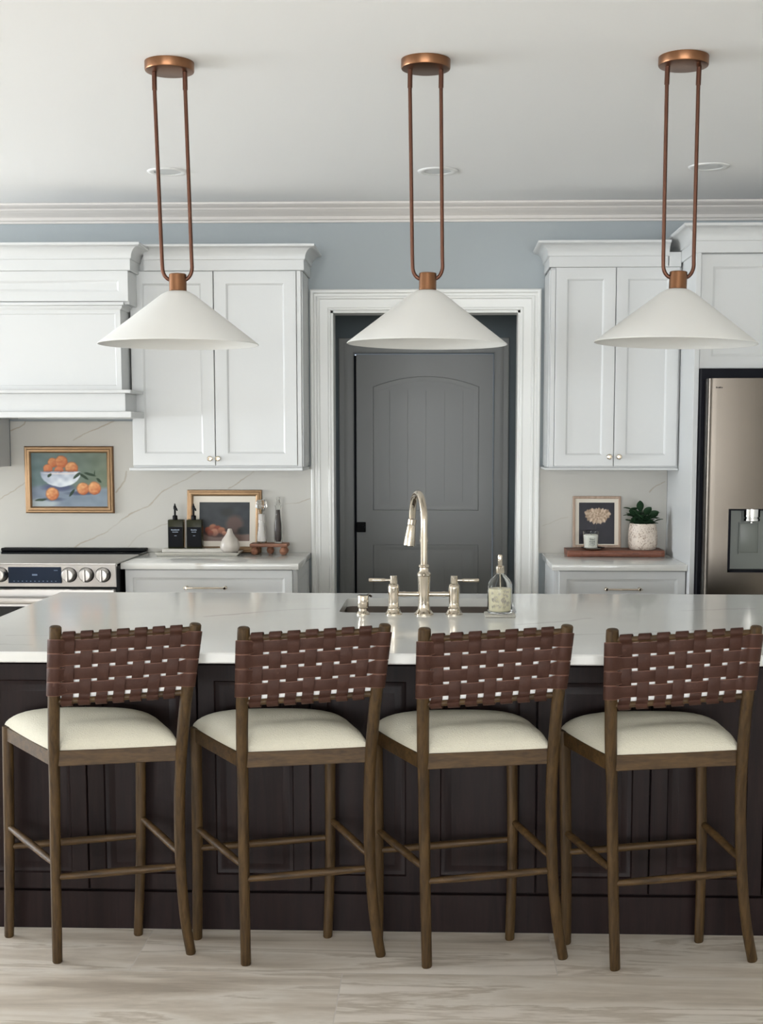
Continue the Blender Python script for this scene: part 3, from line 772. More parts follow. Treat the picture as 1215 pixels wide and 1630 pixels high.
eb = mb(M['ceramic'])
for k in range(26):   # raised scroll pattern on the glass
    a = -PI/2+random.uniform(-.75, .9); z = random.uniform(.945, 1.003); w = random.uniform(.08, .16)
    pts = [(BX+.0424*math.cos(a+w*u), BY+.0424*math.sin(a+w*u), z+.005*math.sin(u*5+k)) for u in (-1, -.5, 0, .5, 1)]
    eb.tube(pts, .0009, 5)
eb.build('raised_pattern', None, t)

# ------------------------------------------------------------------ stools
LG = .0150
def spath(p): return smooth_path(p, 5)
def edge_mats(b):
    b.mats.append(M['leather_edge'])
    for k in range(len(b.mi)):
        if k % 8 in (0, 2): b.mi[k] = 1
def make_stool():
    t = thing('counter_stool', '', 'stool', (-1.111, 3.56, 0), 'counter stools along the island')
    NL = [(-1.111, 3.575, 0), (-1.103, 3.555, .262), (-1.091, 3.53, .55), (-1.087, 3.518, .64), (-1.076, 3.495, .781), (-1.064, 3.475, .90), (-1.055, 3.46, 1.0)]
    NR = [(-.735, 3.65, 0), (-.746, 3.625, .12), (-.752, 3.605, .281), (-.748, 3.585, .473), (-.736, 3.562, .62), (-.714, 3.532, .785), (-.695, 3.515, .886), (-.677, 3.50, 1.004)]
    FL = [(-1.316, 3.762, 0), (-1.306, 3.757, .25), (-1.296, 3.75, .658)]
    FR = [(-.925, 3.788, 0), (-.910, 3.783, .28), (-.902, 3.775, .65)]
    for pts, r0, r1, dome in ((NL, .0145, .0172, 1), (NR, .0148, .0170, 1), (FL, .0142, .0165, 0), (FR, .0138, .0160, 0)):
        p = spath(pts); n = len(p); rs = [r0+(r1-r0)*min(1, i/(n*.7)) for i in range(n)]
        if dome:
            rs[-1] = rs[-1]*.96; e = p[-1]; dn = (p[-1]-p[-2]).normalized()
            p += [e+dn*.003, e+dn*.005]; rs += [rs[-1]*.85, rs[-1]*.35]
        p = [p[0], p[0]+(p[1]-p[0]).normalized()*.004]+p[1:]; rs = [rs[0]*.85, rs[0]]+rs[1:]
        mb().tube(p, rs, 18).build('leg', M['oak'], t)
    def rail(a, c, h, th, name):
        a, c = Vector(a), Vector(c); d = (c-a).normalized(); s = Vector((d.y, -d.x, 0)).normalized()*th/2; u = Vector((0, 0, h/2))
        q = .002
        prof = [(s*1, u*.94), (s*.85, u*1), (-s*.85, u*1), (-s, u*.94), (-s, -u*.94), (-s*.85, -u), (s*.85, -u), (s, -u*.94)]
        mb().loft([[a+x+y for x, y in prof], [c+x+y for x, y in prof]]).build(name, M['oak_x'], t)
    rail((-1.089, 3.526, .618), (-.733, 3.567, .628), .044, .020, 'seat_rail')
    rail((-1.094, 3.53, .618), (-1.294, 3.75, .636), .042, .020, 'seat_rail')
    rail((-.740, 3.575, .628), (-.900, 3.775, .634), .042, .020, 'seat_rail')
    rail((-1.29, 3.757, .636), (-.905, 3.780, .634), .042, .018, 'seat_rail')
    def st(a, c):
        p = [Vector(a).lerp(Vector(c), k/6) for k in range(7)]
        mb().tube(p, [.0085, .0105, .0112, .0115, .0112, .0105, .0085], 14).build('stretcher', M['oak_x'], t)
    st((-1.306, 3.757, .349), (-1.105, 3.55, .305)); st((-.907, 3.783, .372), (-.752, 3.605, .318))
    st((-1.103, 3.555, .262), (-.752, 3.605, .281)); st((-1.306, 3.757, .285), (-.909, 3.783, .315))
    # cushion: four-sided loft with a domed top
    A, B_, C_, D_ = Vector((-1.098, 3.520, .640)), Vector((-.733, 3.556, .650)), Vector((-.862, 3.792, .655)), Vector((-1.322, 3.772, .657))
    n = 22; b = mb(); vs = []; fs = []
    def q(u, v, z):
        p = (A*(1-u)+B_*u)*(1-v)+(D_*(1-u)+C_*u)*v
        # round the plan corners a touch
        cu, cv = 2*u-1, 2*v-1
        k = 1-.035*(cu*cu*cv*cv)
        m = (A+B_+C_+D_)/4
        return Vector((m.x+(p.x-m.x)*k, m.y+(p.y-m.y)*k, p.z+z))
    def prof(s):   # superellipse edge
        return max(0.0, 1-abs(s)**3.6)**.42
    for i in range(n+1):
        for j in range(n+1):
            cu = -1+2*i/n; cv = -1+2*j/n
            # bunch samples towards the edges
            cu = math.sin(cu*PI/2); cv = math.sin(cv*PI/2)
            u, v = (cu+1)/2, (cv+1)/2
            h = .004+(.046+.022*v)*min(prof(cu), 1)*min(prof(cv), 1)+.006*(1-cu*cu)*(1-cv*cv)-.0055*math.exp(-((v-.40-.10*cu)/.09)**2)*(1-cu**4)+.004*math.exp(-((v-.18)/.12)**2)*(1-cu**4)
            vs.append(q(u, v, h))
    for i in range(n):
        for j in range(n): fs.append((i*(n+1)+j, (i+1)*(n+1)+j, (i+1)*(n+1)+j+1, i*(n+1)+j+1))
    ring = [i*(n+1) for i in range(n+1)]+[n*(n+1)+j for j in range(1, n+1)]+[i*(n+1)+n for i in range(n-1, -1, -1)]+[j for j in range(n-1, 0, -1)]
    base = len(vs); vs += [vs[k]-Vector((0, 0, .012)) for k in ring]
    m = len(ring)
    for k in range(m): fs.append((ring[k], base+k, base+(k+1) % m, ring[(k+1) % m]))
    fs.append(tuple(base+k for k in range(m)))
    b.add(vs, fs); b.build('seat_cushion', M['linen'], t, smooth=60)
    # backrest: rails and woven straps, in (u, v) over the quad between the posts
    TL, TR, BL_, BR_ = Vector((-1.0577, 3.4645, .972)), Vector((-.679, 3.502, .991)), Vector((-1.0756, 3.4943, .786)), Vector((-.7096, 3.5275, .809))
    def W(u, v, o=0.0):
        p = (TL*(1-u)+TR*u)*(1-v)+(BL_*(1-u)+BR_*u)*v
        p = p+Vector((0, -.004*math.sin(PI*min(max(u, 0), 1)), 0))
        nrm = Vector((.095, -1, .15)).normalized()
        return p+nrm*o
    mb().tube([W(.0, 0), W(.25, 0), W(.5, 0), W(.75, 0), W(1, 0)], .0085, 14).build('back_rail', M['oak_x'], t)
    mb().tube([W(.02, 1), W(.25, 1), W(.5, 1), W(.75, 1), W(.98, 1)], .0085, 14).build('back_rail', M['oak_x'], t)
    UC = [.100, .230, .360, .489, .617, .744, .868]; hw = .0430
    VC = [.140, .356, .580, .800]; hv = .090
    # vertical straps, each looped round both rails
    for c, u in enumerate(UC):
        b = mb(); rings = []
        path = []
        for k in range(0, 9):    # loop over the top rail, from behind
            a = PI*.5+PI*1.35-PI*1.35*k/8
            a = math.radians(250-200*k/8)
            path.append((0, Vector((0, math.cos(a)*-.0115, math.sin(a)*.0115))))
        pts = []
        for k in range(10):
            a = math.radians(-40+220*k/9)      # back-under to front
            pts.append((0.0, .0140*-math.cos(a), .0140*math.sin(a)))
        # pts go from behind (o<0) over the top to the front (o>0)
        seq = [(v_, o_, z_) for v_, o_, z_ in pts]
        for s_ in range(1, 40):
            v_ = s_/40
            w = 0
            for r, vc in enumerate(VC):
                sg = 1 if (c+r) % 2 == 0 else -1
                w += sg*math.exp(-((v_-vc)/.085)**2)
            o_ = .0032*w+(.0140-.0032)*max(0, 1-v_/.07)+(.0140-.0032)*max(0, 1-(1-v_)/.07)
            seq.append((v_, o_, 0))
        for k in range(10):
            a = math.radians(180+220*k/9)
            seq.append((1.0, .0140*-math.cos(a), .0140*math.sin(a)))
        uw = hw*(1.0)
        th = .0026
        for v_, o_, z_ in seq:
            pl = W(u-uw, v_, o_)+Vector((0, 0, z_)); pr = W(u+uw, v_, o_)+Vector((0, 0, z_)); rings.append((pl, pr))
        rr = []
        for i, (pl, pr) in enumerate(rings):
            a_, c_ = rings[max(i-1, 0)], rings[min(i+1, len(rings)-1)]
            tg = (c_[0]-a_[0]).normalized(); sd = (pr-pl).normalized(); nn = sd.cross(tg).normalized()*th/2
            e = sd*.0015
            rr.append([pl+nn*.5, pl+e+nn, pr-e+nn, pr+nn*.5, pr-nn*.5, pr-e-nn, pl+e-nn, pl-nn*.5])
        b.mat(M['leather']).loft(rr); edge_mats(b); b.build('vertical_strap', None, t, smooth=60)
    # horizontal straps wrapped round both posts
    for r, v in enumerate(VC):
        b = mb(); seq = []; R_ = .0202
        for k in range(11):
            a = math.radians(-60+240*k/10)     # from behind, round the outside of the left post, to the front
            seq.append((0.0, -math.sin(a+PI/2)*0, 0, a, 'L'))
        rings = []
        def put(p, tgz=None): rings.append(p)
        def ring_at(u_, o_, dx):
            lo = W(u_, v-hv*(1.20 if u_ in (0.0, 1.0) else 1), o_)+Vector((dx, 0, 0)); hi = W(u_, v+hv*(1.20 if u_ in (0.0, 1.0) else 1), o_)+Vector((dx, 0, 0))
            return lo, hi
        Lx = -.004; 
        for k in range(26):
            a = math.radians(-70+298*k/25)        # -70: behind/inside, 90: outermost left, 180: front
            rings.append(ring_at(0.0, -math.cos(a)*R_, -math.sin(a)*R_))
        for s_ in range(1, 60):
            u_ = s_/60; w = 0
            if u_ < .078 or u_ > .925: continue
            for c, uc in enumerate(UC):
                sg = -1 if (c+r) % 2 == 0 else 1
                w += sg*math.exp(-((u_-uc)/.062)**2)
            o_ = .0036*w+(.004)*max(0, 1-u_/.12)+(.004)*max(0, 1-(1-u_)/.12)
            rings.append(ring_at(u_, o_, 0))
        for k in range(26):
            a = math.radians(228-298*k/25)
            rings.append(ring_at(1.0, -math.cos(a)*R_, math.sin(a)*R_))
        rr = []; th = .0026
        for i, (lo, hi) in enumerate(rings):
            a_, c_ = rings[max(i-1, 0)], rings[min(i+1, len(rings)-1)]
            tg = (c_[0]-a_[0]).normalized(); sd = (hi-lo).normalized(); nn = sd.cross(tg).normalized()*th/2; e = sd*.0015
            rr.append([lo+nn*.5, lo+e+nn, hi-e+nn, hi+nn*.5, hi-nn*.5, hi-e-nn, lo+e-nn, lo-nn*.5])
        b.mat(M['leather']).loft(rr); edge_mats(b); b.build('horizontal_strap', None, t, smooth=60)
    b = mb(); n = 8; rings = []
    for k in range(n+1):
        u_ = .03+.94*k/n
        rings.append([W(u_, .16, -.0085), W(u_, .97, -.0085), W(u_, .97, -.0105), W(u_, .16, -.0105)])
    lab(b.loft(rings).build('added_backing', M['lining'], t), 'added white backing seen through the gaps of the weave')  # added panel fills the strap gaps with blank white; no part of a stool
    return t
st0 = make_stool()
SL = ['brown woven leather counter stool with cream seat, leftmost of the row',
      'brown woven leather counter stool with cream seat, second from the left',
      'brown woven leather counter stool with cream seat, just below the faucet, third from left',
      'brown woven leather counter stool with cream seat, rightmost of the row']
st0['label'] = SL[0]
# copies are sheared sideways to fit the camera view: own frame geometry, same parts
for k, (tx, a, b_) in enumerate(((.548, .151, -.0152), (1.0697, .295, -.0294), (1.6067, .443, -.0444))):
    c = copy_tree(st0); c.location = Vector(st0.location)+Vector((tx, -.002*k, 0)); c['label'] = SL[k+1]
    for ch in [x for x in bpy.data.objects if x.parent == c]:
        ch.data = ch.data.copy()
        for v_ in ch.data.vertices: v_.co.x += a*v_.co.y+b_*v_.co.z
        ch.data.update()

# ------------------------------------------------------------------ pendants
def make_pendant():
    t = thing('pendant_lamp', '', 'pendant lamp', (-.866, 4.20, CEIL), 'pendant lamps over the island')
    cx, cy = -.866, 4.20
    mb().lathe(cx, cy, [(.001, CEIL-.030), (.070, CEIL-.030), (.0765, CEIL-.028), (.078, CEIL-.024), (.078, CEIL-.0005)], 48, cap0=False).build('canopy', M['brass'], t)
    sx = .0135     # the assembly hangs a little off plumb
    for sg in (-1, 1):
        mb().tube([(cx+sg*.049, cy, CEIL-.0305), (cx+sg*.049, cy, CEIL-.085)], .0078, 14).build('rod_sleeve', M['brass_dark'], t)
        p = [(cx+sg*.049, cy, CEIL-.08)]
        for k in range(1, 12): p.append((cx+sg*(.049-.001*k/11)+sx*k/12, cy, CEIL-.08-(.53)*k/11))
        zc = 2.062; R_ = .030
        for k in range(0, 9):
            a = PI/2*k/8
            p.append((cx+sx+sg*(.048-R_*(1-math.cos(a))), cy, zc-R_*1.35*math.sin(a)))
        p.append((cx+sx+sg*.012, cy, zc-R_*1.35-.002))
        mb().tube(p, .0062, 12).build('rod', M['brass_dark'], t)
    X = cx+sx+.001
    mb().lathe(X, cy, [(.001, 2.042), (.024, 2.042), (.0275, 2.040), (.028, 2.037), (.028, 1.990), (.0285, 1.987), (.001, 1.987)], 40, cap0=False, cap1=False).build('socket_cap', M['brass'], t)
    mb().lathe(X, cy, [(.024, 1.9865), (.034, 1.9855), (.055, 1.974), (.256, 1.8195), (.258, 1.8175), (.2575, 1.816), (.255, 1.816), (.054, 1.9705), (.033, 1.982), (.024, 1.983)], 96, cap0=False, cap1=False).build('lamp_shade', M['shade'], t, smooth=30)
    mb().lathe(X, cy, [(.001, 1.915), (.015, 1.918), (.026, 1.93), (.030, 1.945), (.026, 1.962), (.016, 1.975), (.013, 1.984)], 24, cap1=False).build('bulb', M['lens'], t)
    return t
p0 = make_pendant()
PL = ['white cone pendant on twin copper rods, in front of the left wall cabinet',
      'white cone pendant on twin copper rods, in front of the doorway',
      'white cone pendant on twin copper rods, in front of the right wall cabinet']
p0['label'] = PL[0]
for k, (px, py) in enumerate(((-.053, 4.198), (.753, 4.188))):
    c = copy_tree(p0); c.location = (px, py, CEIL); c['label'] = PL[k+1]
    if k == 0:
        pass
# lean of each lamp: the second is nearly plumb, the third leans the other way
roots = [o for o in bpy.data.objects if o.name.startswith('pendant_lamp')]
roots.sort(key=lambda o: o.location.x)
roots[1].rotation_euler = (0, math.radians(.60), 0)
roots[2].rotation_euler = (0, math.radians(1.45), 0)

# recessed ceiling lights
def downlight(x, y, label):
    t = thing('recessed_light', label, 'ceiling light', (x, y, CEIL), 'recessed lights in the ceiling')
    mb().lathe(x, y, [(.062, CEIL-.0008), (.060, CEIL-.004), (.074, CEIL-.0065), (.088, CEIL-.005), (.091, CEIL-.0008)], 48, cap0=False, cap1=False).build('trim_ring', M['baffle'], t, smooth=60)
    mb().lathe(x, y, [(.0005, CEIL-.0025), (.0605, CEIL-.0015), (.0605, CEIL-.0008)], 40, cap0=False).build('lens', M['lens'], t)
downlight(-1.228, 5.875, 'round white recessed ceiling light behind the left pendant rods')
downlight(-.020, 5.90, 'round white recessed ceiling light behind the middle pendant rods')
downlight(1.171, 5.84, 'round white recessed ceiling light right of the right pendant rods')

# ------------------------------------------------------------------ pictures
def canvas(name, x0, x1, z0, z1, y, fn, parent, nx=150, nz=110, rough=.6):
    me = bpy.data.meshes.new(name); off = parent_world(parent)
    vs = []; fs = []; cols = []
    for j in range(nz+1):
        for i in range(nx+1):
            u, v = i/nx, j/nz; vs.append(Vector((x0+(x1-x0)*u, y, z0+(z1-z0)*v))-off); cols.append(fn(u, v))
    for j in range(nz):
        for i in range(nx): a = j*(nx+1)+i; fs.append((a, a+1, a+nx+2, a+nx+1))
    b = len(vs)
    for u, v in ((0, 0), (1, 0), (1, 1), (0, 1)): vs.append(Vector((x0+(x1-x0)*u, y+.004, z0+(z1-z0)*v))-off); cols.append((90, 80, 70))
    fs.append((b, b+3, b+2, b+1))
    fs += [tuple([b, b+1]+[i for i in range(nx, -1, -1)]), tuple([b+2, b+3]+[nz*(nx+1)+i for i in range(nx+1)])]
    me.from_pydata(vs, [], fs); me.update()
    ca = me.color_attributes.new('paint', 'FLOAT_COLOR', 'POINT')
    for k, c in enumerate(cols): ca.data[k].color = s2l([min(255, max(0, q)) for q in c])+(1,)
    m, nt, bs_ = newmat(name+'_paint'); at = N(nt, 'ShaderNodeAttribute', attribute_name='paint'); L(nt, at.outputs['Color'], bs_.inputs['Base Color'])
    bs_.inputs['Roughness'].default_value = rough; bs_.inputs['Specular IOR Level'].default_value = .15; me.materials.append(m)
    o = bpy.data.objects.new(name, me); COL.objects.link(o); o.parent = parent
    return o
def nz2(x, y, s, k=0): return mnoise.noise(Vector((x*s, y*s, k)))
def mixc(a, b, t): t = min(1, max(0, t)); return tuple(p+(q-p)*t for p, q in zip(a, b))
def ell(u, v, cx, cy, rx, ry, rot=0, soft=.15):
    dx, dy = u-cx, v-cy; c, s = math.cos(rot), math.sin(rot); x, y = dx*c+dy*s, -dx*s+dy*c
    d = math.sqrt((x/rx)**2+(y/ry)**2)
    return min(1, max(0, (1-d)/soft+.5)), x/rx, y/ry
def oranges(u, v):
    u2 = u+.006*nz2(u, v, 18); v2 = v+.006*nz2(u, v, 18, 5)
    bg = mixc((104, 122, 122), (112, 122, 104), u*1.2-.1); bg = mixc(bg, (126, 138, 140), (v-.5)*.5)
    tb = mixc((122, 132, 146), (128, 140, 150), u)
    edge = .36+.06*nz2(u, 0, 3)
    c = mixc(tb, bg, (v2-edge)/.06+.5)
    n = nz2(u, v, 9); c = tuple(q+10*n for q in c)
    m, _, _ = ell(u2, v2, .12, .05, .22, .10, .1, .5); c = mixc(c, (176, 184, 184), m*.8)
    m, _, _ = ell(u2, v2, .35, .36, .20, .07, 0, .6); c = mixc(c, (78, 82, 112), m*.75)
    for cx, cy in ((.70, .26), (.60, .25), (.27, .14)):
        m, _, _ = ell(u2, v2, cx, cy, .14, .035, 0, .8); c = mixc(c, (70, 74, 96), m*.6)
    def orange(c, cx, cy, r, warm):
        m, x, y = ell(u2, v2, cx, cy, r*.72, r, 0, .18)
        base = mixc((178, 104, 68), (230, 182, 128), .45+.75*(y*.45-x*.4)+.35*nz2(u, v, 26))
        base = mixc(base, (126, 74, 58), max(0, (x*x+y*y)-.62)*1.5)
        base = mixc(base, (192, 104, 76), warm)
        return mixc(c, base, m)
    for cx, cy, r, w in ((.285, .815, .09, .25), (.40, .83, .115, .35), (.22, .70, .085, .45), (.53, .71, .12, .1), (.365, .665, .085, .6)): c = orange(c, cx, cy, r, w)
    # bowl
    if v2 < .645+.03*abs(u2-.38)*3:
        m, x, y = ell(u2, v2, .385, .64, .265, .27, 0, .06)
        if v2 < .65: c = mixc(c, mixc((222, 226, 228), (128, 138, 160), .55-y*-.5-.2*x+.3*nz2(u, v, 12)), m)
    m, x, y = ell(u2, v2, .385, .635, .27, .035, 0, .3)
    if v2 < .625: c = mixc(c, (226, 214, 206), m*.8)
    m, x, y = ell(u2, v2, .385, .655, .235, .02, 0, .5)
    if v2 > .645: c = mixc(c, (120, 84, 76), m*.55)
    for cx, cy, r in ((.675, .335, .115), (.825, .345, .12), (.27, .24, .12)): c = orange(c, cx, cy, r, .05)
    for cx, cy, rx, ry, ro in ((.60, .58, .075, .022, .9), (.69, .56, .08, .022, -.8), (.77, .60, .08, .022, -.4), (.885, .49, .05, .022, -1.0), (.53, .26, .075, .018, 1.1), (.12, .13, .08, .022, .15), (.24, .58, .04, .02, 1.0), (.83, .62, .05, .006, 1.5)):
        m, _, _ = ell(u2, v2, cx, cy, rx, ry, ro, .4); c = mixc(c, (52, 66, 52), m*.9)
    return c
t = thing('painting', 'gold framed still life of oranges in a white bowl hung above the range', 'painting', (-1.95, WALL-.02, 1.12))
PX0, PX1, PZ0, PZ1 = -2.186, -1.720, 1.121, 1.468; PY = BS
fr = mb(M['gold'])
fr.frame_rings(PX0, PX1, PZ0, PZ1, [(0, PY-.001), (0, PY-.018), (.004, PY-.022), (.012, PY-.020), (.016, PY-.024), (.026, PY-.022), (.033, PY-.014), (.033, PY-.003)])
fr.build('frame', None, t)
mb(M['gold_dark']).frame_rings(PX0-.002, PX1+.002, PZ0-.002, PZ1+.002, [(0, PY-.001), (0, PY-.012), (.005, PY-.0195), (.007, PY-.0195), (.007, PY-.001)]).build('outer_edge', None, t)
canvas('canvas', PX0+.031, PX1-.031, PZ0+.031, PZ1-.031, PY-.008, oranges, t)

def still(u, v):
    u2 = u+.008*nz2(u, v, 14); v2 = v+.008*nz2(u, v, 14, 5)
    c = mixc((66, 68, 70), (54, 58, 62), u); c = tuple(q+8*nz2(u, v, 6) for q in c)
    if v2 < .20: c = mixc(c, (120, 100, 92), (.20-v2)/.05)
    m, _, _ = ell(u2, v2, .70, .42, .17, .24, 0, .5); c = mixc(c, (96, 76, 70), m*.9)
    m, _, _ = ell(u2, v2, .55, .74, .12, .10, .4, .9); c = mixc(c, (50, 52, 48), m*.8)
    m, _, _ = ell(u2, v2, .35, .22, .25, .12, 0, .3); c = mixc(c, (64, 44, 40), m)
    for cx, cy, r, k in ((.18, .28, .07, 0), (.27, .34, .075, 1), (.36, .30, .08, 2), (.30, .22, .08, 3), (.44, .27, .07, 1), (.22, .20, .06, 2), (.50, .20, .05, 3)):
        m, x, y = ell(u2, v2, cx, cy, r, r*1.25, 0, .4); c = mixc(c, mixc([(150, 78, 58), (172, 112, 84), (140, 72, 52), (186, 130, 104)][k], (70, 42, 38), -.4*y+.2), m)
    m, _, _ = ell(u2, v2, .88, .27, .12, .10, 0, .5); c = mixc(c, (48, 52, 52), m*.8)
    return c
def leaning(label, x0, x1, z0, h, ytop, ybot, frame_mat, fw, mat_w, fn, thin=False, name='framed_picture'):
    """frame built upright at y=0 then tipped back about its bottom edge"""
    ang = math.atan2(ytop-ybot, h)
    t = thing(name, label, 'picture', ((x0+x1)/2, ybot, z0))
    Y0 = ybot; Z0 = z0
    b = mb(frame_mat)
    if thin: prof = [(0, Y0), (0, Y0-.014), (.002, Y0-.016), (fw-.002, Y0-.016), (fw, Y0-.014), (fw, Y0-.002)]
    else: prof = [(0, Y0), (0, Y0-.016), (.004, Y0-.020), (.010, Y0-.018), (.014, Y0-.022), (.022, Y0-.020), (fw, Y0-.010), (fw, Y0-.002)]
    b.frame_rings(x0, x1, Z0, Z0+h, prof); b.build('frame', None, t)
    i = fw-.001
    mb(M['mat_board']).box(x0+i, x1-i, Y0-.0055, Y0-.001, Z0+i, Z0+h-i).build('mat_board', None, t)
    j = fw+mat_w
    canvas('print', x0+j, x1-j, Z0+j*(.95 if not thin else .55), Z0+h-j, Y0-.0065, fn, t, 110, 80, .3)
    t.rotation_euler = (-ang, 0, 0)
    return t
leaning('gold framed dark fruit still life leaning on the left backsplash', -1.330, -.938, .9155, .328, BS-.003, BS-.042, M['gold'], .032, .032, still)

# tray, slab, bottles, vase
t = thing('tray', 'pale stone tray on the counter, left of the doorway', 'tray', (-1.245, 6.585, .914))
TX0, TX1, TY0, TY1 = -1.462, -1.030, 6.505, 6.664
b = mb(M['stone_tray'])
R = lambda i, z: [(TX0+i, TY0+i, z), (TX1-i, TY0+i, z), (TX1-i, TY1-i, z), (TX0+i, TY1-i, z)]
b.loft([R(.014, .9143), R(.0, .928), R(.0, .930), R(.006, .930), R(.014, .9215)], True, False)
b.build('tray_rim', None, t)
mb(M['dark_wood']).box(TX0+.012, TX1-.012, TY0+.012, TY1-.012, .918, .9222).build('tray_floor', None, t)
tag(mb().box(-1.440, -1.120, 6.578, 6.650, .9225, .944, .003).build('stone_block', M['stone_tray']), 'long pale stone block on the tray under the dark soap bottles', 'block')
def soap(x, label, nm):
    t = thing('soap_bottle', label, 'soap bottle', (x, 6.612, .944), 'dark soap bottles on the tray')
    w = .0405; z0, z1 = .9443, 1.094
    b = mb(); b.box(x-w, x+w, 6.588, 6.638, z0, z1, .005, 2); b.build('bottle', M['bottle_black'], t)
    lb_ = mb(M['label_black']).box(x-w+.004, x+w-.004, 6.5868, 6.5884, z0+.008, z0+.112).build('front_label', None, t)
    ink = mb(M['label_ink'])
    # two lines of small lettering strokes, one thin line below
    for row, (zz, n0, n1, hh) in enumerate(((z0+.094, 0, nm[0], .007), (z0+.084, 0, nm[1], .005))):
        tot = (n1-n0)*.0062; xs = x-tot/2
        for k in range(n1):
            ink.box(xs+k*.0062, xs+k*.0062+.0038, 6.5860, 6.5868, zz, zz+hh*(.8 if k % 3 else 1))
    ink.box(x-.006, x+.006, 6.5860, 6.5868, z0+.066, z0+.0685)
    ink.build('label_lettering', None, lb_)
    mb().lathe(x-.006, 6.612, [(.013, z1), (.013, z1+.018), (.010, z1+.021), (.005, z1+.022), (.005, z1+.052), (.0075, z1+.053), (.0075, z1+.066), (.004, z1+.074), (.003, z1+.082)], 18).build('pump', M['black'], t)
    mb().tube([(x-.006, 6.612, z1+.06), (x+.004, 6.600, z1+.057), (x+.009, 6.594, z1+.047)], [.005, .0045, .004], 10).build('nozzle', M['black'], t)
soap(-1.370, 'black pump bottle on the tray nearer the range', (7, 5))
soap(-1.2735, 'black pump bottle on the tray in front of the framed still life', (5, 4))
v = mb(); vx, vy = -1.083, 6.556
prof = [(.018, .9226), (.030, .926), (.045, .940), (.0505, .958), (.049, .975), (.040, .996), (.026, 1.014), (.017, 1.028), (.013, 1.042), (.010, 1.050), (.001, 1.052)]
rings = []
for i, (r, z) in enumerate(prof):
    ring = []
    for k in range(48):
        a = 2*PI*k/48; rr_ = r*(1+.035*abs(math.cos(a*3+i*.12))-.02)
        ring.append((vx+rr_*math.cos(a), vy+rr_*math.sin(a), z))
    rings.append(ring)
v.loft(rings); tag(v.build('garlic_keeper', M['ceramic'], smooth=60), 'small bulb-shaped pale ceramic vase on the right end of the tray', 'vase')

# wooden riser and two glass mills
t = thing('riser', 'small wooden footed riser beside the doorway casing', 'riser', (-.888, 6.622, .914))
mb().box(-.985, -.790, 6.568, 6.676, .955, .972, .004, 2).build('top', M['riser'], t)
for fx, fy in ((-.962, 6.588), (-.813, 6.588), (-.888, 6.656), (-.962, 6.656), (-.813, 6.656)):
    if fx == -.888: fy = 6.655
    mb().lathe(fx, fy, [(.009, .9143), (.017, .921), (.021, .934), (.016, .946), (.011, .951), (.013, .9548)], 20).build('foot', M['riser'], t)
def mill(x, kind, label):
    t = thing('glass_mill' if kind == 'salt' else 'glass_bottle', label, 'grinder' if kind == 'salt' else 'bottle', (x, 6.62, .972))
    z = .9725
    if kind == 'salt':
        outer = [(.024, z), (.027, z+.004), (.026, z+.03), (.020, z+.08), (.0165, z+.12), (.016, z+.165), (.020, z+.175)]
        inner = [(.0175, z+.172), (.0135, z+.162), (.0135, z+.12), (.017, z+.08), (.0225, z+.03), (.0235, z+.008)]
        fill = [(.022, z+.0085), (.0218, z+.03), (.0162, z+.08), (.0140, z+.12), (.0140, z+.150), (.0005, z+.150)]
        stop = [(.018, z+.176), (.027, z+.180), (.029, z+.190), (.026, z+.203), (.028, z+.208), (.024, z+.222), (.001, z+.226)]
    else:
        outer = [(.018, z), (.021, z+.004), (.022, z+.03), (.021, z+.10), (.015, z+.14), (.0125, z+.18), (.017, z+.196)]
        inner = [(.0145, z+.193), (.0105, z+.18), (.012, z+.14), (.0185, z+.10), (.0195, z+.03), (.018, z+.008)]
        fill = [(.012, z+.0085), (.0172, z+.02), (.0176, z+.095), (.0112, z+.14), (.0100, z+.172), (.0005, z+.172)]
        stop = [(.010, z+.197), (.014, z+.205), (.010, z+.217), (.008, z+.222), (.012, z+.229), (.009, z+.238), (.001, z+.240)]
    mb(M['glass']).lathe(x, 6.62, outer+inner, 28).build('body', None, t)
    mb(M[kind]).lathe(x, 6.62, fill, 24).build('contents', None, t)
    mb(M['crystal']).lathe(x, 6.62, stop, 9).build('stopper', None, t)
mill(-.9285, 'salt', 'tall clear glass mill filled with white salt on the wooden riser')
mill(-.842, 'pepper', 'slim clear glass bottle of dark peppercorns on the wooden riser')

# ------------------------------------------------------------------ right counter
b = mb(); nseg = 40; rings = []
for k in range(nseg+1):
    u = k/nseg; x = .640+.490*u; w = .004*nz2(x, 0, 30)+.003*nz2(x, 3, 80)
    y0 = 6.515+w; y1 = 6.70; z0, z1 = .9145, .946
    if k in (0, nseg): y0 += .006
    rings.append([(x, y0+.004, z0), (x, y0, z0+.006+.004*nz2(x, 9, 40)), (x, y0, z1-.006), (x, y0+.005, z1), (x, y1, z1), (x, y1, z0)])
b.loft(rings); tag(b.build('serving_board', M['walnut'], smooth=50), 'thick reddish brown live edge wooden board on the right counter', 'board')
def flower(u, v):
    c = (36, 34, 42); c = tuple(q+5*nz2(u, v, 5) for q in c)
    best = 0; col = c
    for k in range(90):
        a = k*2.39996; r = math.sqrt(k/90)
        cx = .50+.33*r*math.cos(a)+.02; cy = .70+.155*r*math.sin(a)+.03*math.cos(a*2)
        m, x, y = ell(u, v, cx, cy, .055, .036, a, .4)
        if m > 0:
            tone = mixc((150, 126, 104), (214, 192, 168), .5+.45*math.sin(k*1.7)+.25*y)
            col = mixc(col, tone, m)
    if abs(u-(.47+.05*(v-.3))) < .008 and .08 < v < .52: col = mixc(col, (58, 56, 50), .7)
    return col
leaning('pale framed flower print on black, leaning behind the candle', .683, .932, .9465, .266, BS-.003, BS-.026, M['frame_wood'], .013, .020, flower, True)
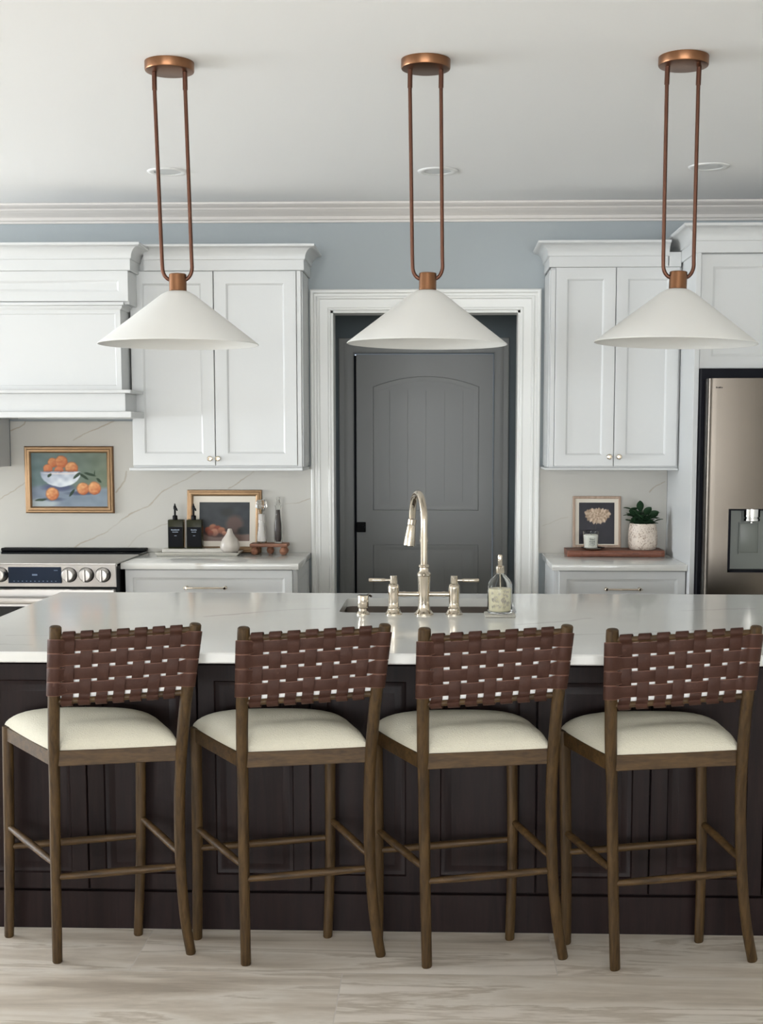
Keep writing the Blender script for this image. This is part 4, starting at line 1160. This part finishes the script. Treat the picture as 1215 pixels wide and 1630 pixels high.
t = thing('candle', 'white candle in a clear glass on a silver dish', 'candle', (.760, 6.562, .946))
mb(M['silver']).lathe(.772, 6.562, [(.034, .9463), (.040, .948), (.060, .955), (.062, .959), (.058, .959), (.040, .953), (.001, .9525)], 36).build('dish', None, t)
mb(M['glass']).lathe(.762, 6.562, [(.033, .9532), (.036, .956), (.0405, 1.042), (.0385, 1.042), (.034, .960), (.001, .9585)], 36).build('glass_cup', None, t)
cd = mb(M['wax']).lathe(.762, 6.562, [(.0325, .9592), (.0365, 1.022), (.030, 1.026), (.001, 1.025)], 32).build('wax', None, t)
mb(M['black']).tube([(.762, 6.562, 1.024), (.763, 6.562, 1.034)], .0012, 6).build('wick', None, cd)
lg = mb(M['grey_plastic'])
for z_, w_ in ((1.000, .010), (.990, .014), (.982, .008)):
    lg.loft([[(.764+.0385*math.sin(a)*1.0, 6.562-.0385*math.cos(a)+.0007*q, z_+dz) for q, dz in ((-1, 0), (-1, .003), (0, .003), (0, 0))] for a in [(-1+2*k/6)*w_/.0385 for k in range(7)]])
lg.frame_rings(.752, .777, .975, 1.010, [(0, 6.5225), (0, 6.5215), (.0012, 6.5215), (.0012, 6.5225)])
lg.build('cup_label', None, t)
t = thing('potted_plant', 'leafy green plant in a mottled beige stone pot', 'plant', (1.030, 6.60, .946))
b = mb(); px, py = 1.030, 6.600
prof = [(.060, .9465), (.067, .950), (.0735, .975), (.0745, 1.00), (.072, 1.04), (.067, 1.07), (.065, 1.079), (.061, 1.080), (.060, 1.074), (.064, 1.05), (.001, 1.045)]
rings = []
for i, (r, z) in enumerate(prof):
    rings.append([(px+r*(1+.025*nz2(math.cos(2*PI*k/40)*2, math.sin(2*PI*k/40)*2, 1, z*20))*math.cos(2*PI*k/40), py+r*(1+.025*nz2(math.cos(2*PI*k/40)*2, math.sin(2*PI*k/40)*2, 1, z*20))*math.sin(2*PI*k/40), z) for k in range(40)])
b.loft(rings, True, True).build('pot', M['pot'], t, smooth=60)
mb().lathe(px, py, [(.0625, 1.066), (.04, 1.070), (.001, 1.072)], 24, cap0=True).build('soil', M['soil'], t)
b = mb(M['leaf'])
def leaf(b, base, d, up, L_, W_):
    d = d.normalized(); s = d.cross(up).normalized(); n_ = s.cross(d).normalized(); rings = []
    K = 8
    for k in range(K+1):
        q = k/K; w = W_*math.sin(PI*min(1, q*.93+.05))**.8*(1 if q < .97 else .2); bend = -.22*L_*q*q
        c = base+d*L_*q+n_*bend
        rings.append([c-s*w+n_*w*.25, c-s*w*.5+n_*w*.05, c-n_*.0008, c+s*w*.5+n_*w*.05, c+s*w+n_*w*.25, c+s*w*.5+n_*(w*.05-.001), c-n_*.002, c-s*w*.5+n_*(w*.05-.001)])
    b.loft(rings)
random.seed(11)
stems = []
for k in range(24):
    a = k*2.4+.3; tilt = random.uniform(.15, 1.0) if k < 14 else random.uniform(.9, 1.35); Ls = random.uniform(.035, .085) if k < 14 else random.uniform(.02, .05)*(1.15 if tilt < .5 else 1)
    d = Vector((math.cos(a)*math.sin(tilt), math.sin(a)*math.sin(tilt)*.45, math.cos(tilt)))
    p = Vector((px+math.cos(a)*.02, py+math.sin(a)*.02, 1.069)); tip_ = p+d*Ls
    if tip_.x > 1.115: tip_.x = 1.115
    if tip_.y > 6.66: tip_.y = 6.66
    b.tube([p, tip_], .002, 6)
    for j in range(4):
        aa = a+j*PI/2+random.uniform(-.3, .3); dd = Vector((math.cos(aa), math.sin(aa)*.6, random.uniform(.15, .8)))
        Lf = random.uniform(.034, .050)
        if tip_.x+dd.x*Lf > 1.13: dd.x *= -.6
        if tip_.y+dd.y*Lf > 6.70: dd.y *= -.6
        leaf(b, tip_-d*Ls*.12*j, dd, Vector((0, 0, 1)), Lf, random.uniform(.013, .018))
leaf(b, Vector((px-.012, py, 1.14)), Vector((-.15, -.2, 1)), Vector((0, 1, .2)), .062, .019)
leaf(b, Vector((px+.005, py, 1.12)), Vector((.6, -.3, .9)), Vector((0, 1, .2)), .06, .019)
leaf(b, Vector((px-.02, py, 1.12)), Vector((-1, -.3, .55)), Vector((0, 1, .2)), .07, .016)
leaf(b, Vector((px+.03, py, 1.11)), Vector((.9, -.3, .7)), Vector((0, 1, .2)), .06, .02)
b.build('foliage', None, t, smooth=60)

# ------------------------------------------------------------------ light
w = bpy.data.worlds.new('daylight'); sc.world = w; w.use_nodes = True
bg = w.node_tree.nodes['Background']; bg.inputs[0].default_value = (.80, .88, 1.0, 1); bg.inputs[1].default_value = 0.9
def area(name, loc, rot, sx, sy, power, col):
    l = bpy.data.lights.new(name, 'AREA'); l.shape = 'RECTANGLE'; l.size = sx; l.size_y = sy; l.energy = power; l.color = col
    o = bpy.data.objects.new(name, l); COL.objects.link(o); o.location = loc; o.rotation_euler = rot; return o
for (s0, s1), pw in zip(LW, (8, 106)):
    area('window_daylight', (LX-.02, (s0+s1)/2, 1.55), (0, math.radians(-90-26), 0), 1.4, s1-s0-.1, pw*(s1-s0), (.86, .93, 1.0))
for s0, s1 in RW:
    area('window_daylight', ((s0+s1)/2, RY-.02, 1.4), (math.radians(90+22), 0, 0), s1-s0-.1, 1.7, 80*(s1-s0), (.94, .975, 1.0))

sun = bpy.data.lights.new('sun', 'SUN'); sun.energy = 14; sun.angle = .01; sun.color = (1.0, .97, .93)
so = bpy.data.objects.new('sun', sun); COL.objects.link(so)
so.rotation_euler = Vector((.80, .62, -1.0)).to_track_quat('-Z', 'Y').to_euler()
# ------------------------------------------------------------------ camera
F = 2050.0; PPX, PPY = 640.0, 905.125; IW, IH = 1215.0, 1630.0
pitch = math.atan(2050/20000); yaw = math.radians(1.75)
cam = bpy.data.cameras.new('camera'); co = bpy.data.objects.new('camera', cam); COL.objects.link(co)
co.location = (0, 0, 1.52); co.rotation_euler = (PI/2-pitch, 0, yaw)
cam.sensor_fit = 'VERTICAL'; cam.sensor_height = 24.0; cam.lens = F/IH*24.0
cam.shift_x = -(PPX-IW/2)/IH; cam.shift_y = (PPY-IH/2)/IH
cam.clip_start = .05
sc.camera = co
sc.view_settings.view_transform = 'Standard'; sc.view_settings.look = 'None'; sc.view_settings.gamma = 1.0
sc.view_settings.use_curve_mapping = False; sc.view_settings.exposure = 0.27
sc.cycles.use_denoising = True; sc.cycles.max_bounces = 14; sc.cycles.diffuse_bounces = 5; sc.cycles.glossy_bounces = 5; sc.cycles.transmission_bounces = 12
sc.cycles.sample_clamp_indirect = 6
